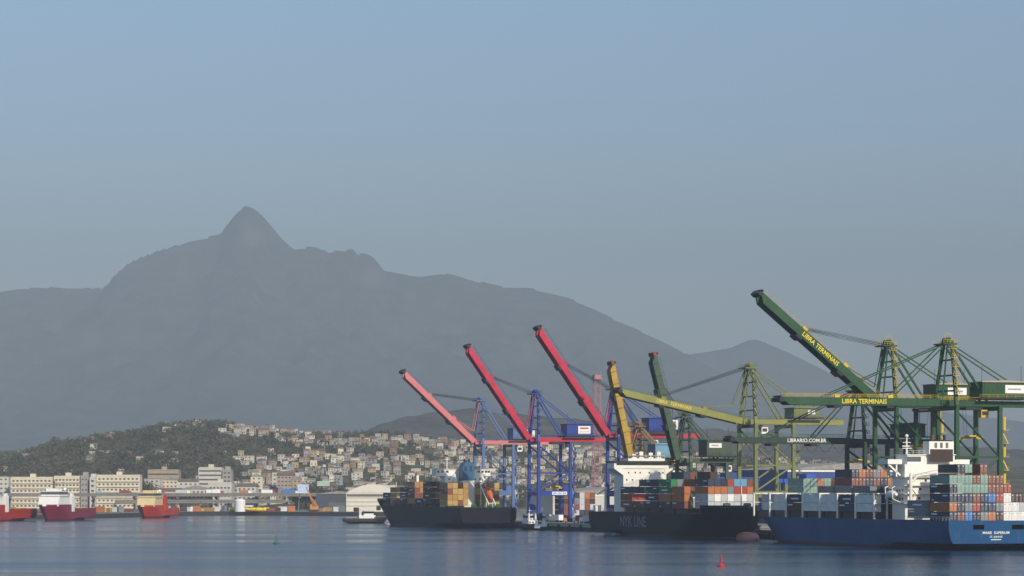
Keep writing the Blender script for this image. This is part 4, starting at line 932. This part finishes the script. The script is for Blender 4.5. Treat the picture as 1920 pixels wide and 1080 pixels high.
# ------------------------------------------------------------------ far bank: viaduct, depot, buildings
grey_c = paint('viaduct_concrete', (0.20,0.185,0.165), rough=0.85, var=0.25, scale=0.1, rust=0.4, dirt=(0.12,0.11,0.10))
def viaduct(label, x0, y0, x1, y1, z, wdt=11):
    d = Vector((x1-x0, y1-y0, 0)); L = d.length; a = math.atan2(d.y, d.x)
    root = thing('viaduct', label, 'bridge', (x0, y0, zg), a)
    n = int(L/30)
    for k in range(n):
        MB().box(k*30+0.1,k*30+29.9,-wdt/2,wdt/2,z-zg-1.6,z-zg-0.2).build('deck_span', grey_c, root)
        for sg in (-1,1): MB().box(k*30+0.1,k*30+29.9,sg*wdt/2-0.15,sg*wdt/2+0.15,z-zg-0.19,z-zg+0.9).build('parapet', grey_c, root)
        MB().box(k*30-0.9,k*30+0.9,-wdt/2+0.6,wdt/2-0.6,z-zg-3.0,z-zg-1.62).build('pier_cap', grey_c, root)
        for y in (-wdt/4, wdt/4): MB().tube((k*30,y,-0.5),(k*30,y,z-zg-3.02),0.75,n=10).build('pier', grey_c, root)
    for k in range(0, n, 2):
        MB().tube((k*30+8,0,z-zg-0.2),(k*30+8,0,z-zg+9),0.13,0.07,n=5).box(k*30+6.4,k*30+9.6,-0.1,0.1,z-zg+8.9,z-zg+9.05).build('lamp_post', cable, root)
    return root
viaduct('long concrete road viaduct behind the far left quay', wx(-60,1930), 1930, wx(680,1990), 1990, 14.2, 22)
viaduct('lower concrete viaduct nearer the water than the long one', wx(215,1880), 1880, wx(610,1900), 1900, 9.6, 18)
# road vehicles on the viaduct
def truck(label, loc, rz, body_m, cab_m, L=9.5, h=3.4, group='vehicles on the viaduct'):
    root = thing('truck', label, 'truck', loc, rz, group)
    MB().box(-L/2+0.1,L/2-2.6,-1.2,1.2,0.95,h).build('cargo_box', body_m, root)
    cb = MB().prism([(L/2-2.5,0.6),(L/2,0.6),(L/2,1.7),(L/2-0.5,2.7),(L/2-2.5,2.7)], -1.15, 1.15).build('cab', cab_m, root)
    MB().prism([(L/2-0.02,1.75),(L/2+0.02,1.75),(L/2-0.42,2.6),(L/2-0.46,2.6)], -1.0, 1.0).build('windscreen', GL, cb)
    for x in (-L/2+1.2,-L/2+2.5,L/2-1.5):
        for y in (-1.0,1.0): MB().tube((x,y-0.15,0.5),(x,y+0.15,0.5),0.5,n=10).build('wheel', rub, root)
def on_viaduct(px):
    f = (px+60)/740; D = 1930+60*f; return (wx(px, D), D-7.5, 14.02)
va = math.atan2(60, wx(680,1990)-wx(-60,1930))
for i, (px, bm, nm) in enumerate(((300,'white','white box'),(345,'pale grey','pale grey box'),(405,'white','tall white box'),(462,'orange','orange box'),(505,'white','long white box'),(545,'blue','blue box'),(238,'rust brown','brown box'))):
    truck('%s truck, %s from the left along the high viaduct' % (nm, ORD[sorted((300,345,405,462,505,545,238)).index(px)]), on_viaduct(px), va, CM[bm], white if i % 2 else CM['red'], L=9+i%3*2, h=3.2+0.25*(i%3))
for i, (s, t, c, lb) in enumerate(((424,7,'white','white box truck parked on the quay left of the blue crane'),(398,9,'red','red truck on the quay between blue crane and navy ship'),(384,7,'pale grey','pale grey truck on the quay by the navy ship stern'),(148,4,'dark brown','dark truck on the quay in the gap between two bows'),(445,10,'pale grey','grey truck on the quay by the black ship stern'))):
    truck(lb, Q(s,t,ZQ+0.005), TH+R(100), CM[c], white, group='vehicles on the quay')

FW = paint('facade_window', (0.10,0.095,0.085), rough=0.35, var=0.5, scale=0.4)
def windows_grid(parent, x0, x1, z0, z1, nx, nz, y, w, h, m=None, skip=()):
    me = MB().box(-w/2,w/2,-0.06,0.10,-h/2,h/2).mesh('window'); me.materials.append(m or FW)
    for i in range(nx):
        for j in range(nz):
            if (i,j) in skip: continue
            link(me, 'window', parent, (x0+(i+0.5)*(x1-x0)/nx, y, z0+(j+0.5)*(z1-z0)/nz))
def block(label, px0, px1, ytop, D, depth, floors, cols, wall, rz=0.0, roofm=None, ww=1.6, wh=1.3, parapet=0.8, name='apartment_block', cat='building', strips=False, base=None, tank=True):
    xw = (px1-px0)/FPX*D; top = wz(ytop, D); zb = zg-0.5 if base is None else base
    root = thing(name, label, cat, (wx((px0+px1)/2, D), D, zb), rz); hh = top-zb
    wl = MB().box(-xw/2,xw/2,0,depth,0,hh).build('wall', wall, root)
    MB().box(-xw/2-0.15,xw/2+0.15,-0.15,depth+0.15,hh,hh+0.25).box(-xw/2+0.4,xw/2-0.4,0.4,depth-0.4,hh+0.25,hh+parapet).build('roof', roofm or wall, root)
    if floors: windows_grid(wl, -xw/2+0.6, xw/2-0.6, 1.2, hh-0.4, cols, floors, 0.0, ww, wh)
    if strips:
        fh = (hh-1.6)/floors
        for j in range(floors): MB().box(-xw/2+0.3,xw/2-0.3,-0.9,-0.02,1.2+j*fh-0.15,1.2+j*fh+0.75).build('balcony', wall, root)
    if tank: MB().box(-2,2,depth*0.4,depth*0.4+4,hh+parapet,hh+parapet+2.4).build('water_tank', wall, root)
    return root
W_cream = paint('wall_cream', (0.64,0.57,0.43), rough=0.85, var=0.12, scale=0.15, rust=0.15, dirt=(0.3,0.25,0.18))
W_white = paint('wall_white', (0.55,0.52,0.45), rough=0.85, var=0.12, scale=0.15, rust=0.2, dirt=(0.3,0.26,0.2))
W_grey = paint('wall_grey', (0.33,0.31,0.28), rough=0.85, var=0.15, scale=0.15, rust=0.2, dirt=(0.2,0.18,0.15))
W_tan = paint('wall_tan', (0.37,0.30,0.21), rough=0.85, var=0.18, scale=0.2, rust=0.25, dirt=(0.2,0.15,0.1))
W_pink = paint('wall_pink', (0.40,0.33,0.27), rough=0.85, var=0.15, scale=0.2, rust=0.2, dirt=(0.2,0.13,0.1))
W_brick = paint('wall_brick', (0.26,0.18,0.13), rough=0.9, var=0.2, scale=0.3)
W_blue = paint('wall_pale_blue', (0.32,0.36,0.38), rough=0.85, var=0.12, scale=0.2, rust=0.15, dirt=(0.2,0.2,0.2))
W_ochre = paint('wall_ochre', (0.40,0.30,0.17), rough=0.85, var=0.15, scale=0.2, rust=0.2, dirt=(0.2,0.13,0.1))
tile = paint('clay_tile', (0.19,0.125,0.095), rough=0.9, var=0.3, scale=0.5); fibro = paint('fibre_cement', (0.30,0.28,0.25), rough=0.9, var=0.3, scale=0.3)
DB = 2030
block('cream apartment block with balconies, left one of the pair', 20, 98, 896, DB, 14, 6, 10, W_cream, strips=True)
block('wide cream apartment block in the middle of the cream row', 101, 150, 894, DB+3, 14, 6, 7, W_cream, strips=True)
block('narrow grey stair tower between the cream apartments', 151, 166, 893, DB+1, 12, 6, 2, W_grey, ww=1.2)
block('white pilotis block with dark square windows beside the stair tower', 168, 179, 896, DB-3, 12, 6, 1, W_white, ww=2.0, wh=1.6)
blk = block('cream apartment block with a blue mural, right end of the row', 181, 262, 892, DB+2, 14, 6, 10, W_cream, strips=True)
MB().box(-15.6,-12.4,-1.05,-0.92,10.5,15.0).build('mural', paint('mural_blue', (0.20,0.42,0.60)), blk)
block('tall pale office block standing above the viaduct', 372, 416, 878, DB+60, 16, 9, 7, W_white, ww=2.4, wh=1.2)
block('slim grey-white slab joined to the tall office block', 417, 434, 882, DB+58, 14, 9, 2, W_grey, ww=1.8)
block('long beige building with banded windows behind the low sheds', 277, 335, 882, DB+130, 15, 4, 8, W_tan, ww=3.6, wh=1.2, base=10)
block('low white building at the foot of the office block', 390, 434, 906, DB-10, 12, 3, 6, W_white)
for i, (a, b, yt, dd, wl, lb) in enumerate((
    (270,300,898,60,W_white,'white warehouse right of the cream apartments'),(302,334,900,70,W_cream,'cream warehouse, second right of the apartments'),(334,372,903,45,W_white,'white shed left of the office block'),
    (436,466,907,20,W_grey,'grey shed right of the office block'),(470,492,893,140,W_cream,'pale cream house block above the grey shed'),(518,548,891,150,W_pink,'pink building with flat roof on the lower slope'),
    (510,528,886,175,W_white,'white block behind the pink building'),(548,566,898,90,W_tan,'tan building right of the pink one'),(444,480,912,-40,W_white,'low white depot under the viaduct'),
    (-20,16,894,20,W_white,'white building left of the cream apartments'),(335,392,917,-60,W_cream,'long low cream depot on the waterfront'),(292,336,921,-70,W_white,'low white office on the waterfront'))):
    D = DB+dd; xw = (b-a)/FPX*D; top = wz(yt, D)
    root = thing('building', lb, 'building', (wx((a+b)/2,D), D, 2.0), 0.06*((i*7)%5-2)); hh = top-2.0
    wl_ = MB().box(-xw/2,xw/2,0,13,0,hh).build('wall', wl, root)
    if i % 3 == 1: MB().prism([(-xw/2-0.5,hh),(xw/2+0.5,hh),(0,hh+2.6)], -0.5, 13.5).build('roof', fibro, root)
    elif i % 3 == 0: MB().box(-xw/2-0.2,xw/2+0.2,-0.3,13.2,hh,hh+0.5).build('roof', fibro, root)
    else: MB().prism([(-0.6,hh),(13.6,hh),(6.5,hh+2.4)], -xw/2-0.4, xw/2+0.4, axis='x').build('roof', tile, root)
    windows_grid(wl_, -xw/2+0.5, xw/2-0.5, 1.0, hh-0.3, max(2,int(xw/3.2)), max(1,int(hh/3.3)), 0, 1.5, 1.2)

# curved-roof warehouse and its dark neighbour
D = 1830; xw = 36.0; top = wz(924, D)-zg; apex_z = wz(908, D)-zg
root = thing('warehouse', 'pale grey warehouse with low curved roof behind the tugboat', 'warehouse', (wx(698,D), D, zg), -0.05)
wl_ = MB().box(-xw/2,xw/2,0,60,0,top).build('wall', W_grey if False else paint('wall_pale_metal', (0.74,0.69,0.57), rough=0.6, var=0.1, scale=0.2, rust=0.2, dirt=(0.3,0.25,0.2)), root)
prof = [(-xw/2+xw*k/16, top+(apex_z-top)*math.sin(math.pi*k/16)**0.9) for k in range(17)]
MB().prism(prof + [(xw/2,top+0.004),(-xw/2,top+0.004)][:0] , -0.3, 60).build('roof', paint('wall_pale_metal', (0,0,0)), root)
for z in (top*0.28, top*0.5, top*0.72): MB().box(-xw/2,xw/2,-0.16,-0.01,z,z+0.35).build('cladding_rail', fibro, wl_)
MB().box(-xw/2+0.4,xw/2-0.4,-0.12,-0.01,top-2.6,top-0.9).build('louvre', paint('louvre_grey', (0.16,0.14,0.12)), wl_)
windows_grid(wl_, 2, 16, 0.6, 4.4, 3, 1, 0, 3.0, 3.4, GL)
D = 1900
root = thing('warehouse', 'dark blue-grey shed between orange crane and pale warehouse', 'warehouse', (wx(632,D), D, zg), 0.0)
MB().box(-15,15,0,40,0,wz(926,D)-zg).build('wall', paint('wall_slate', (0.07,0.08,0.10), rough=0.8), root)
hh = wz(926,D)-zg; MB().prism([(-15.4,hh),(15.4,hh),(0,hh+2.0)], -0.4, 40).build('roof', fibro, root)
MB().box(-6,6,-0.1,-0.01,0.1,6).build('shed_door', paint('door_grey', (0.12,0.12,0.12)), root)
# storage tank
D = 1815
root = thing('storage_tank', 'white storage tank with domed top on the waterfront', 'tank', (wx(450,D), D, zg))
MB().lathe([(3.6,0),(3.6,7.2)], n=24).build('shell', white, root, smooth=False)
MB().lathe([(3.7,7.2),(3.2,8.0),(1.8,8.7),(0.3,9.0)], n=24).build('dome_roof', white, root)
MB().box(3.6,9.0,-2,2,3.4,4.4).build('pipe_bridge', white, root)
# row of yellow floats
D = 1822
for i in range(6):
    root = thing('yellow_float', '%s big yellow mooring float from the left, lying in a row ashore' % ORD[i], 'float', (wx(436+i*12.5,D), D+(i%2)*1.2, zg), 0.3*(i%3-1), 'yellow mooring floats')
    MB().tube((-1.9,0,1.5),(1.9,0,1.5),1.35,n=14).tube((-2.5,0,1.5),(-1.9,0,1.5),0.7,1.35,n=14).tube((1.9,0,1.5),(2.5,0,1.5),1.35,0.7,n=14).build('drum', paint('float_yellow', (0.85,0.58,0.02), rough=0.5), root)
    for x in (-1.2,1.2): MB().box(x-0.2,x+0.2,-1.2,1.2,0.0,0.55).build('cradle', black, root)
# orange crawler crane, folded against its mast
D = 1812
root = thing('crawler_crane', 'orange crawler crane with folded lattice boom on the waterfront', 'crane', (wx(588,D), D, zg), 0.15)
om = paint('crawler_orange', (0.58,0.22,0.03), rough=0.55, rust=0.2)
for y in (-2,2): MB().box(-3.2,3.2,y-0.5,y+0.5,0,1.3).build('track', black, root)
MB().box(-2.6,3.2,-1.6,1.6,1.5,3.6).build('upper_body', om, root); MB().box(-2.6,-1.0,-1.7,-0.2,3.6,5.0).build('cab', om, root)
for a, b in (((0.6,3.6),(-5.0,16.8)),((2.6,3.6),(-3.6,12))):
    la = MB()
    for y in (-0.8,0.8):
        for dx in (-0.6,0.6): la.beam((a[0]+dx,y,a[1]),(b[0]+dx*0.5,y*0.6,b[1]),0.22)
    for k in range(8):
        f0, f1 = k/8, (k+1)/8
        p0 = Vector((a[0]+(b[0]-a[0])*f0,0,a[1]+(b[1]-a[1])*f0)); p1 = Vector((a[0]+(b[0]-a[0])*f1,0,a[1]+(b[1]-a[1])*f1))
        la.beam(p0+Vector((-0.5,-0.7,0)),p1+Vector((0.5,-0.7,0)),0.16); la.beam(p0+Vector((0.5,0.7,0)),p1+Vector((-0.5,0.7,0)),0.16)
    la.build('lattice_boom', om, root)
MB().tube((-5,0,16.8),(2.8,0,4.0),0.06,n=4).build('pendant', cable, root)
# billboards
for (px0, px1, y0, y1, D, m, lb) in ((558,579,909,924,1880,paint('poster_blue', (0.48,0.60,0.78)),'pale blue billboard on posts left of the dark shed'),(595,618,903,910,2010,paint('poster_green', (0.36,0.52,0.44)),'pale green billboard high on posts behind the dark shed')):
    root = thing('billboard', lb, 'billboard', (wx((px0+px1)/2,D), D, zg), 0.05); xw = (px1-px0)/FPX*D; z0, z1 = wz(y1,D)-zg, wz(y0,D)-zg
    MB().box(-xw/2,xw/2,-0.15,0.15,z0,z1).build('panel', m, root)
    MB().box(-xw/2-0.2,xw/2+0.2,-0.2,-0.152,z0-0.25,z0).box(-xw/2-0.2,xw/2+0.2,-0.2,-0.152,z1,z1+0.25).build('frame', white, root)
    for x in (-xw/3,xw/3): MB().tube((x,0.4,0),(x,0.4,z1-0.5),0.25,n=8).build('post', cable, root)
# waterfront yard clutter: sheds, stacked crates, tanks
for i in range(26):
    px = [70,84,178,186,196,205,214,226,240,345,356,368,380,392,405,420,508,520,532,546,604,616,628,642,655,668][i]; D = 1815 + (i*13 % 40) if px > 330 else 1668 + (px-70)*0.7 + (i*13 % 30)
    ht = 2.2+1.6*((i*5)%4)/3; wd = 3+((i*3)%5)
    c = ['rust brown','ochre','white','grey','yellow','dark brown','pale grey','orange'][(i*5)%8]
    root = thing('yard_crate', '%s crate, %s from the left along the far waterfront' % (c, ordn(i)), 'crate', (wx(px,D), D, zg+0.002), 0.3*((i*7)%5-2), 'crates on the far waterfront')
    MB().box(-wd/2,wd/2,-1.2,1.2,0.12,ht).build('body', CM[c], root); MB().box(-wd/2-0.06,wd/2+0.06,-1.26,1.26,ht,ht+0.12).build('lid', fibro, root); MB().box(-wd/2+0.2,wd/2-0.2,-1.0,1.0,0,0.11).build('skid', black, root)

# ------------------------------------------------------------------ terminal sheds and yard gantries behind the quay
def shed(label, s, t, lx, ly, h, wall, roofm, band=None, rz=None, name='terminal_shed'):
    root = thing(name, label, 'warehouse', Q(s,t,zg), TH if rz is None else rz)
    w0 = MB().box(0,lx,0,ly,0,h).build('wall', wall, root)
    MB().prism([(-0.5,h),(lx+0.5,h),(lx/2,h+lx*0.05)], -0.5, ly+0.5).build('roof', roofm, root)
    n = int(lx/8)
    for k in range(n): MB().box(k*8+2,k*8+6,-0.12,-0.01,0.1,min(h*0.5,5)).build('roller_door', paint('door_grey', (0.12,0.12,0.12)), w0)
    if band: MB().box(-0.06,lx+0.06,-0.14,-0.005,h-1.0,h-0.1).build('fascia', band, w0)
    return root
bl = paint('shed_blue', (0.03,0.06,0.22), rough=0.6, var=0.15)
shed('long navy blue terminal shed with white roof edge behind olive crane', 360, 92, 62, 60, 24, bl, fibro, white)
shed('tall bright blue terminal block behind the blue ship stacks', 250, 76, 12, 14, 20.5, paint('block_blue', (0.03,0.09,0.40), rough=0.5), fibro)
shed('pale concrete shed behind the open quay by the blue crane', 520, 40, 70, 40, 13, W_white, fibro, white)
shed('grey transit shed behind the navy ship', 470, 92, 70, 30, 12, W_grey, fibro, white)
def yard_gantry(label, s, t, m, h=20, w_=22, l=9):
    root = thing('yard_gantry', label, 'crane', Q(s,t,zg), TH, 'yard gantry cranes')
    for x in (0,w_):
        for y in (0,l):
            MB().beam((x,y,1.4),(x,y,h),1.0,1.0).build('leg', m, root)
            MB().tube((x-0.35,y-0.5,0.75),(x+0.35,y-0.5,0.75),0.75,n=12).build('wheel', rub, root)
        MB().box(x-0.5,x+0.5,-1,l+1,1.41,2.2).build('sill_beam', m, root)
    for y in (0,l): MB().box(-1,w_+1,y-0.5,y+0.5,h,h+1.5).build('girder', m, root)
    MB().box(w_*0.4,w_*0.4+4,-0.4,l+0.4,h+1.51,h+3.4).build('trolley', m, root)
    MB().box(w_*0.4+0.5,w_*0.4+2.5,l/2-1,l/2+1,h-2.6,h-0.2).build('cab', white, root)
    MB().box(-1.6,-0.55,1,l-1,2.21,4.4).build('engine_box', white, root)
yard_gantry('blue yard gantry crane behind the middle of the navy ship', 330, 42, bl, 19)
yard_gantry('blue yard gantry crane behind the navy ship bow stacks', 262, 46, paint('block_blue', (0,0,0)), 18)
yard_gantry('yellow yard gantry crane beyond the olive crane', 236, 84, yellow, 17)
yard_gantry('dark green yard gantry crane under the rightmost quay crane', 120, 34, bgreen, 17)
# ------------------------------------------------------------------ houses on the hillside
WALLS = [('cream',W_cream,5),('white',W_white,6),('grey',W_grey,6),('tan',W_tan,4),('pink',W_pink,2),('brick',W_brick,2),('pale blue',W_blue,1),('ochre',W_ochre,2)]
bagw = [i for i, wv in enumerate(WALLS) for _ in range(wv[2])]
hr_ = random.Random(5)
def pxof(x, y): return 960 + FPX*x/y
def wood_mask(x, y):
    p = pxof(x, y); f = (y-2050)/850
    if p < 430 + 25*math.sin(y/90): return f > 0.12
    return fbm(x/95, y/130, 3, 6.6) > 0.26
spots = []
cell = {}
def free(x, y, d):
    i, j = int(x//16), int(y//16)
    for a in (-1,0,1):
        for b in (-1,0,1):
            for (u, v) in cell.get((i+a,j+b), ()):
                if abs(u-x) < d and abs(v-y) < d*0.9: return False
    return True
tries = 0
while len(spots) < 1300 and tries < 30000:
    tries += 1
    y = 2075 + 830*hr_.random()**1.15; p = hr_.uniform(-30, 1560); x = wx(p, y)
    if p > 1150 and hr_.random() < 0.55: continue
    crest = (p < 430 and ((330 < p < 385 or 140 < p < 212) and 2800 < y < 2890))
    if wood_mask(x, y) and not crest and hr_.random() > 0.05: continue
    if not free(x, y, 6.4): continue
    cell.setdefault((int(x//16), int(y//16)), []).append((x, y)); spots.append((x, y))
unit = MB().box(-0.5,0.5,0,1,-0.6,1).mesh('hillside_house')
flat = MB().box(-0.55,0.55,-0.05,1.05,1.0,1.06).mesh('roof')
gable = MB().prism([(-0.06,1.0),(1.06,1.0),(0.5,1.32)], -0.56, 0.56, axis='x').mesh('roof')
shedr = MB().prism([(-0.1,1.0),(1.08,1.0),(1.08,1.22),(-0.1,1.06)], -0.54, 0.54, axis='x').mesh('roof')
win = MB().box(-0.075,0.075,-0.02,0.02,-0.11,0.11).mesh('window')
for me_, m_ in ((unit, W_cream),(flat, fibro),(gable, tile),(shedr, fibro),(win, FW)): me_.materials.append(m_)
spots.sort(key=lambda s: s[1])
near_, far_ = spots[:290], spots[290:]
rows = 10; per = math.ceil(len(near_)/rows)
for r in range(rows):
    for i, (x, y) in enumerate(sorted(near_[r*per:(r+1)*per])):
        nm, wm, _ = WALLS[bagw[hr_.randrange(len(bagw))]]
        W_, D_, H_ = hr_.uniform(4.4,9), hr_.uniform(5,7.5), hr_.choice((2.9,3.1,3.3,5.2,5.6,7.4))
        o = bpy.data.objects.new('hillside_house', unit); col.objects.link(o)
        zz = hill_z(x, y+4); o.location = (x, y, zz); o.rotation_euler = (0,0,hr_.uniform(-0.5,0.5)); o.scale = (W_, D_, H_)
        o.material_slots[0].link = 'OBJECT'; o.material_slots[0].material = wm
        k = hr_.choice((0,0,0,1,2,2)); rm = (flat, gable, shedr)[k]; rn = ('flat','tiled','lean-to')[k]
        ro = link(rm, 'roof', o)
        if k == 0 and hr_.random() < 0.4: ro.material_slots[0].link = 'OBJECT'; ro.material_slots[0].material = wm
        st_ = max(1, int(H_/2.8))
        for fl in range(st_):
            for cx in ((-0.28,0.26) if W_ < 10 else (-0.34,0.0,0.34)):
                if hr_.random() < 0.85: link(win, 'window', o, (cx, 0.0, (fl+0.55)/st_)).scale = (1.0, 1.0, 1.0/st_*1.6)
        tag(o, '%s house with %s roof, hillside row %s from the shore, %s from the left' % (nm, rn, NUM[r], ordn(i)), 'house', 'houses on the hillside')
# houses farther up the slope
fm_ = MB(); mats_f = [wv[1] for wv in WALLS] + [tile, fibro, FW]
for (x, y) in far_:
    wi = bagw[hr_.randrange(len(bagw))]; a = hr_.uniform(-0.5,0.5); ca, sa = math.cos(a), math.sin(a)
    W_, D_, H_ = hr_.uniform(4,8), hr_.uniform(4.5,7), hr_.choice((2.9,3.2,5.2,5.8)); z = hill_z(x, y+3)
    b0 = len(fm_.v); fm_.box(-W_/2,W_/2,0,D_,-4,H_,wi)
    if hr_.random() < 0.2: fm_.prism([(-0.4,H_),(D_+0.4,H_),(D_/2,H_+1.6)], -W_/2-0.4, W_/2+0.4, axis='x', mi=len(WALLS))
    else: fm_.box(-W_/2-0.3,W_/2+0.3,-0.3,D_+0.3,H_+0.003,H_+0.3,len(WALLS)+1 if hr_.random() < 0.6 else wi)
    for cx in (-0.25,0.25):
        for fl in range(max(1,int(H_/2.8))): fm_.box(cx*W_-0.6,cx*W_+0.6,-0.08,0.05,fl*2.8+1.1,fl*2.8+2.2,len(WALLS)+2)
    for i in range(b0, len(fm_.v)):
        px_, py_, pz_ = fm_.v[i]; fm_.v[i] = (x+px_*ca-py_*sa, y+px_*sa+py_*ca, z+pz_)
fo = fm_.build('distant_houses', mats_f); fo['kind'] = 'stuff'; fo['label'] = 'crowded small houses high on the hillside'

# ------------------------------------------------------------------ trees
def leaf_mat(key, c1, c2):
    m = hill_material(key, c1, c2, (0,0,0), 0.035)
    return m
leafm = leaf_mat('foliage', (0.040,0.048,0.030), (0.15,0.135,0.085)); barkm = paint('bark', (0.09,0.065,0.045), rough=0.9)
def crown_tris(r, rx, rz, nclump, nleaf, ls):
    """leaf-sized triangles in clumps through the crown's volume"""
    cs = r.normal(size=(nclump,3)); cs /= np.linalg.norm(cs, axis=1)[:,None]; cs *= (r.random((nclump,1))**0.45)*0.75
    pts = np.repeat(cs, nleaf, axis=0) + r.normal(size=(nclump*nleaf,3))*0.20
    pts *= np.array([rx, rx, rz])
    a = r.normal(size=(len(pts),3)); b = r.normal(size=(len(pts),3))
    a /= np.linalg.norm(a,axis=1)[:,None]; b /= np.linalg.norm(b,axis=1)[:,None]
    s_ = ls*(0.6+0.8*r.random((len(pts),1)))
    return np.stack([pts+a*s_, pts+b*s_, pts-(a+b)*0.6*s_], axis=1)
def tri_mesh(name, T, m):
    n = len(T); me = bpy.data.meshes.new(name)
    me.vertices.add(n*3); me.vertices.foreach_set('co', T.reshape(-1).astype(np.float32))
    me.loops.add(n*3); me.loops.foreach_set('vertex_index', np.arange(n*3, dtype=np.int32))
    me.polygons.add(n); me.polygons.foreach_set('loop_start', np.arange(0,n*3,3,dtype=np.int32)); me.polygons.foreach_set('loop_total', np.full(n,3,dtype=np.int32))
    me.update(); me.validate(); me.materials.append(m); return me
nr = np.random.default_rng(3)
protos = []
for k in range(4):
    h = 4.0+k*0.6
    T = crown_tris(nr, 3.6+0.5*k, 3.0+0.4*k, 26, 26, 0.42); T[:,:,2] += h+2.4
    cme = tri_mesh('crown', T, leafm)
    t = MB().tube((0,0,-1),(0.15,0,h),0.38,0.24,n=7)
    for q in range(5): t.tube((0.12,0,h*0.75),(1.7*math.cos(q*1.26+k),1.7*math.sin(q*1.26+k),h+1.8+0.3*q),0.16,0.06,n=5)
    tme = t.mesh('trunk'); tme.materials.append(barkm); protos.append((cme, tme))
tp_ = []
for i in range(60):
    if i < 26: px, y = hr_.uniform(553,640), hr_.uniform(1985,2060)
    elif i < 44: px, y = hr_.uniform(640,900), hr_.uniform(2000,2080)
    else: px, y = hr_.uniform(180,300), hr_.uniform(2050,2090)
    tp_.append((wx(px,y), y))
tp_.sort()
for i, (x, y) in enumerate(tp_):
    cme, tme = protos[i % 4]; k = hr_.uniform(0.9,1.6)
    root = thing('tree', 'leafy tree at the foot of the hillside, %s from the left' % ordn(i), 'tree', (x, y, max(zg-0.4, hill_z(x,y)-0.3)), hr_.uniform(0,6.28), 'trees at the foot of the hillside')
    root.scale = (k,k,k*hr_.uniform(0.9,1.15)); link(cme, 'crown', root); link(tme, 'trunk', root)
# woodland covering the hill and filling the gaps between houses
TT = []
cnt = 0
for _ in range(14000):
    y = 2070 + 850*hr_.random(); p = hr_.uniform(-60, 1700); x = wx(p, y); wm = wood_mask(x, y)
    if not wm and hr_.random() > 0.34: continue
    if not wm and not free(x, y, 6): continue
    z = hill_z(x, y); s_ = hr_.uniform(2.2,5.2) if wm else hr_.uniform(1.6,3.2)
    if wm and hr_.random() < 0.02: s_ *= 1.6
    T = crown_tris(nr, s_, s_*0.85, 5, 8, s_*0.22); T += np.array([x, y, z+s_*0.8]); TT.append(T); cnt += 1
wo2 = link(tri_mesh('woodland', np.concatenate(TT), leafm), 'woodland'); wo2['kind'] = 'stuff'
wo2['label'] = 'dark woodland covering the hill behind the harbour'
print('woodland', cnt, sum(len(t) for t in TT))
# ------------------------------------------------------------------ haze
hm_ = bpy.data.materials.new('haze_air'); hm_.use_nodes = True; n = hm_.node_tree.nodes; n.clear()
vo = n.new('ShaderNodeVolumePrincipled'); vo.inputs['Color'].default_value = (0.31,0.37,0.44,1); vo.inputs['Density'].default_value = 0.000112; vo.inputs['Anisotropy'].default_value = -0.25
mo = n.new('ShaderNodeOutputMaterial'); hm_.node_tree.links.new(vo.outputs[0], mo.inputs['Volume'])
hz = MB().box(-9600, 9600, -1800, 19600, -40, 1760).build('haze', hm_); hz['kind'] = 'stuff'
